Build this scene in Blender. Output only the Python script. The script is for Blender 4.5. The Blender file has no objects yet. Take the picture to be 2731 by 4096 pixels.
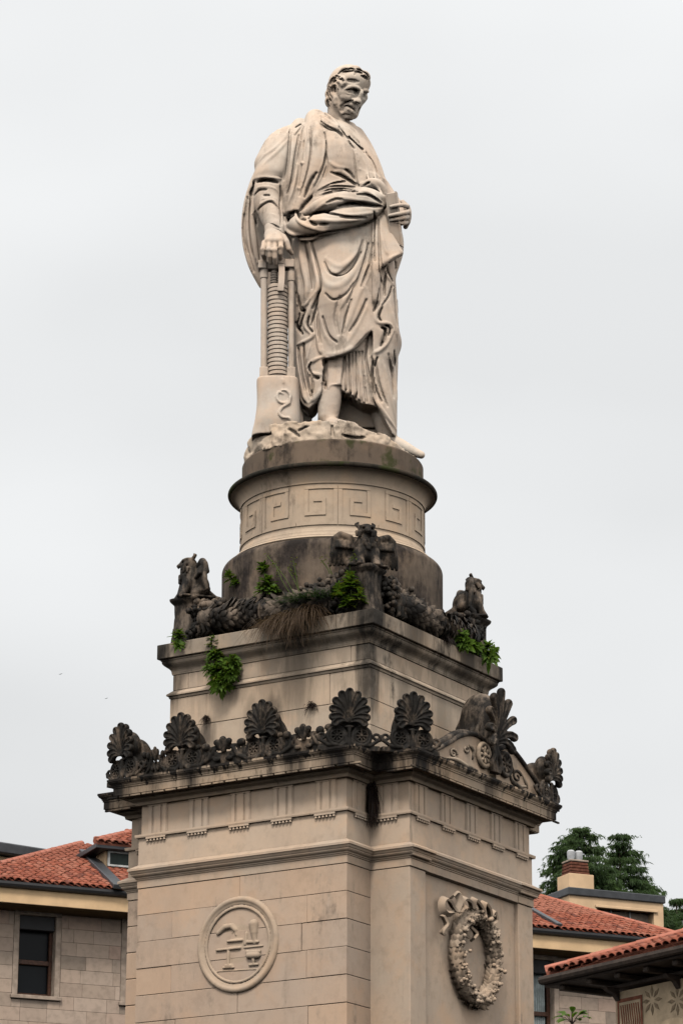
import bpy, bmesh, math, random
import numpy as np
from mathutils import Vector, Matrix
random.seed(7); np.random.seed(7)
SC = bpy.context.scene
COL = SC.collection
# ---------------------------------------------------------------- camera
IW, IH, FPX = 2731.0, 4096.0, 12528.99           # photograph size and focal length in its pixels
PIT, YAW, ROL, DIST, CAMH, ALP = .3194, .003, .003, 31.3286, 1.6, .5627
FW = np.array([math.sin(YAW)*math.cos(PIT), math.cos(YAW)*math.cos(PIT), math.sin(PIT)])
_r = np.array([math.cos(YAW), -math.sin(YAW), 0.]); _u = np.cross(_r, FW)
RT = _r*math.cos(ROL)+_u*math.sin(ROL); UP = -_r*math.sin(ROL)+_u*math.cos(ROL)
CP = np.array([0., -DIST, CAMH])
cam = bpy.data.cameras.new('camera'); camo = bpy.data.objects.new('camera', cam); COL.objects.link(camo)
cam.sensor_fit = 'VERTICAL'; cam.sensor_height = 36.0; cam.lens = FPX/IH*36.0
cam.clip_start = .5; cam.clip_end = 3000
_m = Matrix(((RT[0], UP[0], -FW[0], CP[0]), (RT[1], UP[1], -FW[1], CP[1]), (RT[2], UP[2], -FW[2], CP[2]), (0, 0, 0, 1)))
camo.matrix_world = _m
SC.camera = camo
# ---------------------------------------------------------------- overcast sky, soft sun
SUN_EL, SUN_AZ = math.radians(52), math.radians(-10)       # azimuth measured from the camera's back, to its left
sd = Vector((math.sin(SUN_AZ)*math.cos(SUN_EL), -math.cos(SUN_AZ)*math.cos(SUN_EL), math.sin(SUN_EL)))
wd = bpy.data.worlds.new('World'); SC.world = wd; wd.use_nodes = True
def build_sky():
    nt = wd.node_tree; nt.nodes.clear(); N = nt.nodes.new; L = nt.links.new
    out = N('ShaderNodeOutputWorld'); bg = N('ShaderNodeBackground'); bg.inputs[1].default_value = .1
    sky = N('ShaderNodeTexSky'); sky.sky_type = 'NISHITA'; sky.sun_disc = False
    sky.sun_elevation = SUN_EL; sky.sun_rotation = math.atan2(sd.x, sd.y); sky.air_density = 1.0; sky.dust_density = 4.0
    tc = N('ShaderNodeTexCoord'); sep = N('ShaderNodeSeparateXYZ'); L(tc.outputs['Generated'], sep.inputs[0])
    # overcast luminance grows from the horizon to the zenith
    mr = N('ShaderNodeMapRange'); mr.inputs[1].default_value = 0; mr.inputs[2].default_value = 1
    mr.inputs[3].default_value = 5.75; mr.inputs[4].default_value = 9.1; L(sep.outputs[2], mr.inputs[0])
    mp = N('ShaderNodeMapping'); mp.inputs['Scale'].default_value = (1, 1, 2.2); L(tc.outputs['Generated'], mp.inputs[0])
    ns = N('ShaderNodeTexNoise'); ns.inputs['Scale'].default_value = 4.2; ns.inputs['Detail'].default_value = 3.0; ns.inputs['Roughness'].default_value = .42
    L(mp.outputs[0], ns.inputs[0])
    cr = N('ShaderNodeMapRange'); cr.inputs[1].default_value = .36; cr.inputs[2].default_value = .66
    cr.inputs[3].default_value = .905; cr.inputs[4].default_value = 1.035; L(ns.outputs[0], cr.inputs[0])
    mu = N('ShaderNodeMath'); mu.operation = 'MULTIPLY'; L(mr.outputs[0], mu.inputs[0]); L(cr.outputs[0], mu.inputs[1])
    cc = N('ShaderNodeMix'); cc.data_type = 'RGBA'; cc.blend_type = 'MULTIPLY'; cc.inputs[0].default_value = 1
    cc.inputs[6].default_value = (.982, .995, 1.0, 1); L(mu.outputs[0], cc.inputs[7])
    mx = N('ShaderNodeMix'); mx.data_type = 'RGBA'; mx.inputs[0].default_value = .97
    L(sky.outputs[0], mx.inputs[6]); L(cc.outputs[2], mx.inputs[7])
    L(mx.outputs[2], bg.inputs[0]); L(bg.outputs[0], out.inputs[0])
build_sky()
sl = bpy.data.lights.new('sun', 'SUN'); sl.energy = 1.5; sl.angle = math.radians(14); sl.color = (1, .955, .89)
slo = bpy.data.objects.new('sun', sl); COL.objects.link(slo); slo.rotation_euler = sd.to_track_quat('Z', 'Y').to_euler()
vs = SC.view_settings; vs.view_transform = 'Standard'; vs.look = 'None'; vs.exposure = 0.38; vs.gamma = 1.0; vs.use_curve_mapping = False
SC.cycles.max_bounces = 6; SC.cycles.diffuse_bounces = 0
# ---------------------------------------------------------------- photograph pixel -> place helpers
NL = np.array([-math.sin(ALP), -math.cos(ALP), 0.]); NR = np.array([math.cos(ALP), -math.sin(ALP), 0.]); ZZ = np.array([0, 0, 1.])
def proj(P):
    d = np.asarray(P, float)-CP; z = d@FW
    return np.array([IW/2+FPX*(d@RT)/z, IH/2-FPX*(d@UP)/z])
def ray(x, y): return FW+RT*((x-IW/2)/FPX)-UP*((y-IH/2)/FPX)
def atY(x, y, Y): d = ray(x, y); return CP+d*((Y-CP[1])/d[1])
def atZ(x, y, Z): d = ray(x, y); return CP+d*((Z-CP[2])/d[2])
def onplane(x, y, p0, n): d = ray(x, y); return CP+d*(((np.asarray(p0)-CP)@n)/(d@n))
def lrz(l, r, z): return NL*l+NR*r+ZZ*z
def onL(x, y, l): P = onplane(x, y, NL*l, NL); return P@NR, P[2]
def onR(x, y, r): P = onplane(x, y, NR*r, NR); return P@NL, P[2]
# ---------------------------------------------------------------- materials
def rgba(c): return (c[0], c[1], c[2], 1)
class NT:
    def __init__(s, name):
        s.m = bpy.data.materials.new(name); s.m.use_nodes = True; s.t = s.m.node_tree; s.t.nodes.clear()
        s.out = s.N('ShaderNodeOutputMaterial'); s.b = s.N('ShaderNodeBsdfPrincipled'); s.L(s.b.outputs[0], s.out.inputs[0])
        s.geo = s.N('ShaderNodeNewGeometry'); s.tc = s.N('ShaderNodeTexCoord'); s.pos = s.geo.outputs['Position']
    def N(s, k): return s.t.nodes.new(k)
    def L(s, a, b): s.t.links.new(a, b)
    def noise(s, scale, detail=4, rough=.55, vec=None, stretch=None, dist=0):
        n = s.N('ShaderNodeTexNoise'); n.inputs['Scale'].default_value = scale; n.inputs['Detail'].default_value = detail
        n.inputs['Roughness'].default_value = rough; n.inputs['Distortion'].default_value = dist
        v = vec if vec is not None else s.pos
        if stretch:
            mp = s.N('ShaderNodeMapping'); mp.inputs['Scale'].default_value = stretch; s.L(v, mp.inputs[0]); v = mp.outputs[0]
        s.L(v, n.inputs[0]); return n.outputs[0]
    def ramp(s, v, a, b, lo=0., hi=1., smooth=True):
        r = s.N('ShaderNodeMapRange'); r.interpolation_type = 'SMOOTHSTEP' if smooth else 'LINEAR'
        r.inputs[1].default_value = a; r.inputs[2].default_value = b; r.inputs[3].default_value = lo; r.inputs[4].default_value = hi
        s.L(v, r.inputs[0]); return r.outputs[0]
    def math(s, op, a, b=None):
        m = s.N('ShaderNodeMath'); m.operation = op
        for i, x in enumerate((a, b)):
            if x is None: continue
            if isinstance(x, (int, float)): m.inputs[i].default_value = x
            else: s.L(x, m.inputs[i])
        return m.outputs[0]
    def mix(s, fac, a, b, mode='MIX'):
        m = s.N('ShaderNodeMix'); m.data_type = 'RGBA'; m.blend_type = mode
        for i, x in ((0, fac), (6, a), (7, b)):
            if isinstance(x, (int, float)): m.inputs[i].default_value = x
            elif isinstance(x, tuple): m.inputs[i].default_value = rgba(x)
            else: s.L(x, m.inputs[i])
        return m.outputs[2]
    def bump(s, h, strength=.3, dist=.01):
        b = s.N('ShaderNodeBump'); b.inputs['Strength'].default_value = strength; b.inputs['Distance'].default_value = dist
        s.L(h, b.inputs['Height']); s.L(b.outputs[0], s.b.inputs['Normal'])
    def done(s, col, rough=.8, spec=.25):
        if isinstance(col, tuple): s.b.inputs['Base Color'].default_value = rgba(col)
        else: s.L(col, s.b.inputs['Base Color'])
        s.b.inputs['Roughness'].default_value = rough; s.b.inputs['Specular IOR Level'].default_value = spec
        return s.m
    def rand(s):
        o = s.N('ShaderNodeObjectInfo'); return o.outputs['Random']
    def z(s):
        x = s.N('ShaderNodeSeparateXYZ'); s.L(s.pos, x.inputs[0]); return x.outputs[2]
def stone(name, base, alt, dark=(.022, .018, .015), grime=.0, streak=.0, bands=(), spots=(), var=.0, bumpd=.006, moss=0., rough=.85, spec=.2, gscale=1.9):
    """weathered marble: base/alt blotches, grime = share of black crust, streak = vertical run-off,
       bands = (z0, z1, amount): run-off that starts under a ledge at z1 and fades to z0"""
    tk = 1.09 if base[0] > .4 else 1.0; base = (base[0]*1.02*tk, base[1]*.95*tk, base[2]*.885*tk); alt = (alt[0]*1.02*tk, alt[1]*.96*tk, alt[2]*.90*tk)
    t = NT(name)
    n1 = t.noise(1.7, 5); n2 = t.noise(9., 6, .6); n3 = t.noise(38., 4, .6)
    col = t.mix(t.ramp(n1, .35, .68), base, alt)
    col = t.mix(t.ramp(n2, .46, .74, 0, .5), col, tuple(c*.62 for c in base))
    wv_ = t.noise(.9, 6, .7, stretch=(1, 1, .45)); col = t.mix(t.ramp(wv_, .42, .70, 0, .60), col, (base[0]*.64, base[1]*.66, base[2]*.70))
    pk = t.noise(2.6, 4, .6); col = t.mix(t.ramp(pk, .48, .70, 0, .5), col, (min(1, base[0]*1.10), base[1]*1.0, base[2]*.90))
    col = t.mix(t.ramp(n3, .55, .75, 0, .22), col, tuple(min(1, c*1.28) for c in alt))
    if var:
        rv = t.rand()
        col = t.mix(t.ramp(rv, 0, 1, 0, var, False), col, (alt[0]*.72, alt[1]*.72, alt[2]*.75))
        q = t.math('FRACT', t.math('MULTIPLY', rv, 7.31))
        col = t.mix(t.ramp(q, .35, 1, 0, var*1.1, False), col, (base[0]*1.06, base[1]*.98, base[2]*.88))
    fac = None
    st = t.noise(7.5, 6, .7, stretch=(1, 1, .09)); bl = t.noise(gscale, 9, .72, stretch=(1, 1, .6)); bs = t.math('ADD', t.math('MULTIPLY', bl, .72), t.math('MULTIPLY', st, .28))
    def add(a):
        nonlocal fac
        fac = a if fac is None else t.math('MAXIMUM', fac, a)
    if grime: add(t.ramp(bs, .60-grime*.34, .72-grime*.24))
    if streak: add(t.math('MULTIPLY', t.ramp(st, .66-streak*.2, .82-streak*.2), t.ramp(bl, .34, .62)))
    if bands:
        zz = t.z()
        zn = t.math('ADD', zz, t.math('MULTIPLY', t.math('SUBTRACT', st, .5), .5))
        for z0, z1, am in bands:
            b = t.math('MULTIPLY', t.ramp(zn, z0, z1, 0, 1, False), t.math('LESS_THAN', zz, z1+.02))
            add(t.math('MULTIPLY', t.ramp(t.math('MULTIPLY', b, t.math('ADD', st, .25)), .42, .72), am))
    for (px_, py_, pz_, rad, am) in spots:                     # soot or run-off patches round given places, torn by noise
        ds = t.N('ShaderNodeVectorMath'); ds.operation = 'DISTANCE'; mz = t.N('ShaderNodeMapping'); mz.inputs['Scale'].default_value = (1, 1, .45); t.L(t.pos, mz.inputs[0]); t.L(mz.outputs[0], ds.inputs[0]); ds.inputs[1].default_value = (px_, py_, pz_*.45)
        dd = t.math('ADD', ds.outputs['Value'], t.math('MULTIPLY', t.math('SUBTRACT', t.math('ADD', t.math('MULTIPLY', st, .7), t.math('MULTIPLY', bl, .3)), .5), rad*2.6))
        add(t.ramp(dd, rad*.2, rad*1.15, am, 0))
    if fac is not None: col = t.mix(fac, col, t.mix(t.ramp(n2, .4, .7), dark, tuple(c*2.4 for c in dark)))
    if moss:
        mo = t.noise(2.3, 5, .6); col = t.mix(t.ramp(mo, .66-moss*.3, .76-moss*.3, 0, .8), col, (.045, .055, .012))
    h = t.math('ADD', t.math('MULTIPLY', n2, .6), t.math('MULTIPLY', n3, .35)); t.bump(h, .35, bumpd)
    return t.done(col, rough, spec)
M = {}
def _lr(l, r, z): return (-math.sin(ALP)*l+math.cos(ALP)*r, -math.cos(ALP)*l-math.sin(ALP)*r, z)
SPOT_ST = [(.02, -.62, 16.0, .10, .55), (.16, -.58, 15.95, .07, .5), (.0, -.7, 14.7, .12, .25), (-.05, -.72, 14.1, .14, .25)]
SPOT_CO = [(*_lr(1.93, -1.45, 8.80), .42, 1), (*_lr(1.50, 1.50, 8.78), .34, 1), (*_lr(1.93, 1.2, 8.84), .30, 1), (*_lr(1.3, 1.93, 8.80), .40, 1), (*_lr(-1.45, 1.93, 8.80), .36, 1), (*_lr(-.05, 1.93, 8.80), .20, 1), (*_lr(1.93, -.95, 8.86), .20, 1), (*_lr(1.93, -.45, 8.86), .18, 1), (*_lr(1.93, .75, 8.86), .20, 1), (*_lr(1.45, -1.93, 8.8), .4, 1)]
SPOT_AT = [(*_lr(1.2, 1.2, 10.05), .28, 1), (*_lr(1.2, 1.2, 9.72), .20, .95), (*_lr(1.2, .35, 9.80), .26, .6), (*_lr(1.2, .05, 9.5), .16, .8), (*_lr(1.2, -1.2, 9.95), .16, .9), (*_lr(.55, 1.2, 9.7), .18, .5), (*_lr(1.2, -.75, 9.35), .12, .8), (*_lr(1.2, -.2, 9.45), .14, .4), (*_lr(-.2, 1.2, 9.6), .25, .4)]
SPOT_AC = [(*_lr(1.3, 1.3, 10.3), .40, 1), (*_lr(1.3, -1.3, 10.3), .22, 1), (*_lr(1.3, .35, 10.3), .3, .8), (*_lr(-1.3, 1.3, 10.3), .24, 1), (*_lr(.5, 1.3, 10.3), .3, .7), (*_lr(-.6, 1.3, 10.3), .3, .8)]
BASE = (.605, .462, .352); ALT = (.555, .45, .365)
M['ashlar'] = stone('ashlar', BASE, ALT, dark=(.25, .19, .145), var=.34, grime=.20, streak=.2)
M['pilaster'] = stone('pilaster', (.58, .455, .35), (.54, .45, .365), dark=(.26, .20, .155), streak=.36, grime=.12)
M['frieze'] = stone('frieze', (.66, .53, .415), (.61, .51, .415), dark=(.17, .135, .105), streak=.35, var=.2)
M['cornice'] = stone('cornice', (.50, .395, .295), (.43, .35, .27), grime=.30, streak=.6, dark=(.016, .013, .011), spots=SPOT_CO, bands=((8.755, 8.862, 1.0),))
M['soffit'] = stone('soffit', (.42, .34, .26), (.36, .30, .235), grime=.2, dark=(.10, .078, .058))
M['attic'] = stone('attic', (.66, .535, .415), (.60, .51, .41), grime=.15, streak=.40, var=.25, dark=(.06, .05, .04), spots=SPOT_AT, bands=((9.28, 9.83, .22), (9.7, 10.07, .30)))
M['attic_cornice'] = stone('attic_cornice', (.46, .385, .305), (.36, .315, .26), grime=.34, streak=.55, dark=(.026, .022, .018), spots=SPOT_AC)
M['socle'] = stone('socle', (.20, .175, .145), (.12, .105, .09), grime=.42, streak=.5, dark=(.020, .017, .014))
M['drum_base'] = stone('drum_base', (.26, .21, .165), (.12, .095, .075), grime=.56, streak=.75, gscale=2.6, dark=(.026, .02, .017))
M['drum'] = stone('drum', (.60, .485, .37), (.56, .46, .36), grime=.12, streak=.28, dark=(.16, .12, .09))
M['drum_cap'] = stone('drum_cap', (.24, .185, .14), (.15, .12, .095), grime=.34, streak=.45, dark=(.032, .025, .02), moss=.36)
M['drum_lip'] = stone('drum_lip', (.075, .06, .045), (.05, .042, .033), grime=.5, dark=(.018, .016, .012), moss=.4)
M['carved_dark'] = stone('carved_dark', (.30, .235, .18), (.17, .135, .105), grime=.82, dark=(.013, .011, .009), rough=.7, spec=.2, gscale=6.)
M['carved_grey'] = stone('carved_grey', (.30, .245, .195), (.19, .155, .125), grime=.72, dark=(.018, .015, .0125), rough=.7, spec=.2, gscale=5.)
M['carved_mix'] = stone('carved_mix', (.50, .415, .325), (.36, .30, .24), grime=.42, dark=(.03, .025, .02))
M['carved_light'] = stone('carved_light', (.56, .44, .335), (.50, .41, .325), grime=.08, dark=(.2, .16, .12))
M['statue'] = stone('statue', (.75, .62, .51), (.75, .685, .605), grime=.24, streak=.36, dark=(.22, .17, .13), spots=SPOT_ST, bumpd=.004, rough=.7)
M['rock'] = stone('rock', (.68, .56, .44), (.56, .49, .41), grime=.24, dark=(.07, .052, .038), bumpd=.02)
def plain(name, col, rough=.6, spec=.3, nscale=6, amt=.25, metallic=0):
    t = NT(name); n = t.noise(nscale, 4)
    c = t.mix(t.ramp(n, .35, .7), tuple(x*(1-amt) for x in col), tuple(min(1, x*(1+amt*.5)) for x in col))
    t.b.inputs['Metallic'].default_value = metallic
    return t.done(c, rough, spec)
def varied(name, cols, rough=.8, nscale=5, amt=.3):
    t = NT(name); rv = t.rand(); cr = t.N('ShaderNodeValToRGB'); e = cr.color_ramp; e.interpolation = 'LINEAR'
    while len(e.elements) < len(cols): e.elements.new(.5)
    for i, c in enumerate(cols): e.elements[i].position = i/max(1, len(cols)-1); e.elements[i].color = rgba(c)
    t.L(rv, cr.inputs[0]); n = t.noise(nscale, 5); col = t.mix(t.ramp(n, .4, .75, 0, amt), cr.outputs[0], (.04, .03, .025))
    t.bump(n, .2, .01); return t.done(col, rough, .25)
# ---------------------------------------------------------------- objects
def tag(o, label=None, cat=None, group=None, kind=None):
    if label: o['label'] = label
    if cat: o['category'] = cat
    if group: o['group'] = group
    if kind: o['kind'] = kind
    return o
def empty(name, loc=(0, 0, 0), label=None, cat=None, group=None):
    o = bpy.data.objects.new(name, None); o.location = loc; o.empty_display_size = .2; COL.objects.link(o)
    return tag(o, label, cat, group)
def link(name, me, mat=None, parent=None, smooth=False):
    if mat is not None and not me.materials: me.materials.append(mat)
    if smooth: me.polygons.foreach_set('use_smooth', [True]*len(me.polygons))
    o = bpy.data.objects.new(name, me); COL.objects.link(o)
    if parent is not None:
        o.parent = parent
        if parent.type == 'EMPTY' or parent.location.length or parent.parent: o.matrix_parent_inverse = world_of(parent).inverted()
    return o
def world_of(o):
    m = Matrix.Translation(o.location) @ o.rotation_euler.to_matrix().to_4x4() @ Matrix.Diagonal((*o.scale, 1))
    if o.parent is not None: m = world_of(o.parent) @ o.matrix_parent_inverse @ m
    return m
class MB:
    def __init__(s): s.v = []; s.f = []
    def add(s, v, f): b = len(s.v); s.v.extend([tuple(map(float, p)) for p in v]); s.f.extend([tuple(i+b for i in q) for q in f]); return s
    def box(s, c, x, y, z, ch=0.):
        """centre and three half-axis vectors; ch chamfers every edge by that length"""
        c, x, y, z = map(lambda a: np.asarray(a, float), (c, x, y, z))
        if ch <= 0:
            v = [c+i*x+j*y+k*z for k in (-1, 1) for j in (-1, 1) for i in (-1, 1)]
            return s.add(v, [(0, 2, 3, 1), (4, 5, 7, 6), (0, 1, 5, 4), (2, 6, 7, 3), (0, 4, 6, 2), (1, 3, 7, 5)])
        L = [np.linalg.norm(a) for a in (x, y, z)]; k = [1-min(ch/l, .45) for l in L]
        v = []; idx = {}
        for sx in (-1, 1):
            for sy in (-1, 1):
                for sz in (-1, 1):
                    for ax in range(3):
                        q = [sx*(1 if ax == 0 else k[0]), sy*(1 if ax == 1 else k[1]), sz*(1 if ax == 2 else k[2])]
                        idx[sx, sy, sz, ax] = len(v); v.append(c+q[0]*x+q[1]*y+q[2]*z)
        f = []
        R = [(-1, -1), (1, -1), (1, 1), (-1, 1)]
        for sg in (-1, 1):
            f.append(tuple(idx[sg, a, b, 0] for a, b in R)); f.append(tuple(idx[a, sg, b, 1] for a, b in R)); f.append(tuple(idx[a, b, sg, 2] for a, b in R))
        for a in (-1, 1):
            for b in (-1, 1):
                f.append((idx[a, b, -1, 0], idx[a, b, 1, 0], idx[a, b, 1, 1], idx[a, b, -1, 1]))
                f.append((idx[a, -1, b, 0], idx[a, 1, b, 0], idx[a, 1, b, 2], idx[a, -1, b, 2]))
                f.append((idx[-1, a, b, 1], idx[1, a, b, 1], idx[1, a, b, 2], idx[-1, a, b, 2]))
                for d in (-1, 1): f.append((idx[a, b, d, 0], idx[a, b, d, 1], idx[a, b, d, 2]))
        f = list(dict.fromkeys(f)); return s.add(v, f)
    def lbox(s, l0, l1, r0, r1, z0, z1, ch=0.):
        return s.box(lrz((l0+l1)/2, (r0+r1)/2, (z0+z1)/2), NL*(l1-l0)/2, NR*(r1-r0)/2, ZZ*(z1-z0)/2, ch)
    def tube(s, pts, rad, n=8, cap=True):
        pts = [np.asarray(p, float) for p in pts]; m = len(pts)
        if not hasattr(rad, '__len__'): rad = [rad]*m
        up = None; V = []
        for i, p in enumerate(pts):
            t = pts[min(i+1, m-1)]-pts[max(i-1, 0)]; t = t/(np.linalg.norm(t)+1e-9)
            if up is None: up = np.array([0, 0, 1.]) if abs(t[2]) < .9 else np.array([1., 0, 0])
            a = np.cross(t, up); a /= np.linalg.norm(a)+1e-9; b = np.cross(a, t); up = b
            for k in range(n):
                an = 2*math.pi*k/n; V.append(p+rad[i]*(math.cos(an)*a+math.sin(an)*b))
        F = [(i*n+k, i*n+(k+1) % n, (i+1)*n+(k+1) % n, (i+1)*n+k) for i in range(m-1) for k in range(n)]
        if cap: F += [tuple(range(n))[::-1], tuple((m-1)*n+k for k in range(n))]
        return s.add(V, F)
    def lathe(s, prof, n=96, c=(0, 0, 0)):
        V = [(c[0]+r*math.cos(2*math.pi*k/n), c[1]+r*math.sin(2*math.pi*k/n), c[2]+z) for r, z in prof for k in range(n)]
        F = [(i*n+k, i*n+(k+1) % n, (i+1)*n+(k+1) % n, (i+1)*n+k) for i in range(len(prof)-1) for k in range(n)]
        return s.add(V, F)
    def prism(s, poly, d):
        """closed polygon of 3-D points extruded by the vector d"""
        n = len(poly); poly = [np.asarray(p, float) for p in poly]; d = np.asarray(d, float)
        V = poly+[p+d for p in poly]
        return s.add(V, [tuple(range(n)), tuple(range(2*n-1, n-1, -1))]+[(i, i+n, (i+1) % n+n, (i+1) % n) for i in range(n)])
    def mesh(s, name='m', fix=True):
        me = bpy.data.meshes.new(name); me.from_pydata(s.v, [], s.f); me.validate(verbose=False)
        if fix:
            bm = bmesh.new(); bm.from_mesh(me); bmesh.ops.recalc_face_normals(bm, faces=bm.faces); bm.to_mesh(me); bm.free()
        me.update(); return me
    def build(s, name, mat, parent=None, smooth=False, angle=None):
        me = s.mesh(name); o = link(name, me, mat, parent, smooth or angle is not None)
        if angle is not None:
            bm = bmesh.new(); bm.from_mesh(me)
            for e in bm.edges:
                if len(e.link_faces) == 2 and e.calc_face_angle(0) > angle: e.smooth = False
            bm.to_mesh(me); bm.free()
        return o
# ---------------------------------------------------------------- ground
tag(MB().add([(-900, -300, 0), (900, -300, 0), (900, 1500, 0), (-900, 1500, 0)], [(0, 1, 2, 3)]).build('ground', plain('paving', (.16, .15, .14), .9, .2, 1.5, .3)), kind='structure')
# ================================================================ the pier (cross plan)
PF, PB = 1.651, 1.216
def cross(o, F=PF, B=PB):
    f, b = F+o, B+o
    return [(f, -b), (f, b), (b, b), (b, f), (-b, f), (-b, b), (-f, b), (-f, -b), (-b, -b), (-b, -f), (b, -f), (b, -b)]
def square(o, A): a = A+o; return [(a, -a), (a, a), (-a, a), (-a, -a)]
def sweep(mb, plan, prof):
    """mitred moulding: prof = (offset, z) carried round a plan polygon"""
    n = len(plan(0)); V = []
    for o, z in prof: V += [lrz(l, r, z) for l, r in plan(o)]
    F = [(i*n+k, i*n+(k+1) % n, (i+1)*n+(k+1) % n, (i+1)*n+k) for i in range(len(prof)-1) for k in range(n)]
    F += [tuple(range(n)), tuple((len(prof)-1)*n+k for k in range(n))]
    return mb.add(V, F)
def arc(o0, z0, o1, z1, n=6, kind='cyma'):
    out = []
    for i in range(n+1):
        t = i/n
        if kind == 'cyma': s = t-.17*math.sin(2*math.pi*t)*1.0
        elif kind == 'cove': s = 1-math.cos(t*math.pi/2)
        else: s = math.sin(t*math.pi/2)
        out.append((o0+(o1-o0)*s, z0+(z1-z0)*t))
    return out
pier = empty('stone_pier', (0, 0, 0), 'tall pale stone pier of cross plan carrying the statue, with frieze and black-stained cornice', 'pedestal')
core = MB(); sweep(core, lambda o: cross(o, PF-.06, PB-.06), [(0, 0), (0, 7.76)]); core.build('core', M['pilaster'], pier)
# steps and lower shaft, below the picture
stp = MB(); sweep(stp, lambda o: cross(o), [(.9, 0), (.9, .25)]); sweep(stp, lambda o: cross(o), [(.5, .254), (.5, .5)]); sweep(stp, lambda o: cross(o), [(.12, .504), (.12, 1.2), (.02, 1.3), (.012, 5.38)])
stp.build('lower_shaft', M['pilaster'], pier)
CH = .265; ZN = 7.777
def fr(x, y, l=PF): return onL(x, y, l)[0]
rows = [[fr(958, 3560)], [fr(688, 3700), fr(1228, 3620)], [fr(1205, 3760)], [fr(684, 3915), fr(1225, 3860)], [fr(948, 4030)], [fr(700, 4090), fr(1230, 4060)], [0.1], [-.7, .7], [.1]]
for i, js in enumerate(rows):
    z1 = ZN-i*CH; z0 = z1-CH; e = [-PB]+js+[PB]
    for k in range(len(e)-1):
        last = k == len(e)-2
        dp = (PF-PB) if last else .2
        po = random.uniform(-.006, .004)
        b = MB().lbox(PF-dp, PF+po, e[k]+.0012, e[k+1]-.0012, z0+random.uniform(.0008, .003), z1-random.uniform(.0008, .003), random.uniform(.002, .0055)); b.build('ashlar_block', M['ashlar'], pier)
# left arm return (faces the viewer), coursed too
for i in range(9):
    z1 = ZN-i*CH; z0 = z1-CH
    MB().lbox(PB-.2, PB+random.uniform(-.003, .003), -PF, -PB-.01, z0+.0015, z1-.0015, .007).build('ashlar_block', M['ashlar'], pier)
# right arm: two pilasters and a sunk panel
pz0 = 5.39
pw = .30
MB().lbox(PB-pw, PB, PB-.02, PF, pz0, ZN, .008).build('pilaster', M['pilaster'], pier)
MB().lbox(-PB, -PB+pw, PB-.02, PF, pz0, ZN, .008).build('pilaster', M['pilaster'], pier)
MB().lbox(-PB+pw-.01, PB-pw+.01, PB, PF-.045, pz0, ZN, 0).build('panel', M['pilaster'], pier)
# neck bands (the joint below them is a recessed line)
def arms(o): return cross(o)
nk = MB(); sweep(nk, arms, [(-.03, 7.772), (.004, 7.783), (.004, 7.857), (.012, 7.860), (.012, 7.872), (.022, 7.874)]+arc(.022, 7.876, .045, 7.905)+[(.05, 7.906), (.05, 7.920), (.058, 7.921), (.068, 7.944), (.078, 7.946), (.078, 7.968), (.07, 7.972), (.0, 8.016), (-.05, 8.017)])
# sink the stretch between the pilasters: push its vertices back on the right face
nk.build('capital_moulding', M['pilaster'], pier)
# raised capitals of the two pilasters
for l0, l1 in ((PB-pw-.012, PB+.006), (-PB-.006, -PB+pw+.012)):
    k = MB(); k.lbox(l0, l1, PF-.05, PF+.012, 7.782, 7.852, .003); k.lbox(l0-.02, l1+.02, PF-.05, PF+.052, 7.876, 7.905, .006); k.lbox(l0-.045, l1+.045, PF-.05, PF+.092, 7.944, 7.970, .004); k.build('pilaster_capital', M['pilaster'], pier)
# architrave, taenia, frieze
ar = MB(); sweep(ar, arms, [(-.05, 8.017), (.0, 8.017), (.0, 8.283)]); ar.build('architrave', M['frieze'], pier)
ta = MB(); sweep(ta, arms, [(.0, 8.284), (.026, 8.286), (.03, 8.300), (.03, 8.317), (.0, 8.322)]); ta.build('taenia', M['frieze'], pier)
fz = MB(); sweep(fz, arms, [(-.018, 8.318), (-.018, 8.66)]); fz.build('frieze', M['frieze'], pier)
def triglyph_mesh(w=.235, h=.288):
    """local: x along the face, y outwards, z up"""
    m = MB(); a = w/2; g = w/6
    xs = [(-a, -.012), (-a+g*.35, .006), (-a+g*1.3, .006), (-a+g*1.5, -.008), (-a+g*1.9, -.008), (-a+g*2.1, .006), (-g*.0+g*.9, .006), (g*1.1, -.008), (g*1.5, -.008), (g*1.7, .006), (a-g*.35, .006), (a, -.012)]
    V = [(x, y, 0) for x, y in xs]+[(x, y, h) for x, y in xs]; n = len(xs)
    m.add(V, [(i, i+1, i+1+n, i+n) for i in range(n-1)]); m.add([(-a, -.02, h-.012), (a, -.02, h-.012), (a, .010, h-.012), (-a, .010, h-.012), (-a, -.02, h+.02), (a, -.02, h+.02), (a, .010, h+.02), (-a, .010, h+.02)], [(0, 1, 2, 3), (4, 5, 6, 7), (0, 1, 5, 4), (1, 2, 6, 5), (2, 3, 7, 6), (3, 0, 4, 7)])
    me = m.mesh('triglyph'); me.materials.append(M['frieze']); return me
def guttae_mesh(w=.235):
    m = MB(); m.box((0, .012, -.010), (w/2, 0, 0), (0, .016, 0), (0, 0, .010), .002)
    me = m.mesh('regula'); me.materials.append(M['frieze'])
    g = MB()
    g.tube([(0, .014, -.022), (0, .014, -.045)], [.010, .014], 6)
    ge = g.mesh('gutta'); ge.materials.append(M['frieze']); return me, ge
TM = triglyph_mesh(); RM, GM = guttae_mesh()
def face_frame(loc, out, along):
    m = Matrix(((along[0], out[0], 0, loc[0]), (along[1], out[1], 0, loc[1]), (0, 0, 1, loc[2]), (0, 0, 0, 1))); return m
def putm(name, me, mw, parent):
    o = bpy.data.objects.new(name, me); COL.objects.link(o); o.parent = parent; o.matrix_parent_inverse = world_of(parent).inverted(); o.matrix_world = mw
    o.matrix_basis = mw if True else mw; return o
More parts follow.
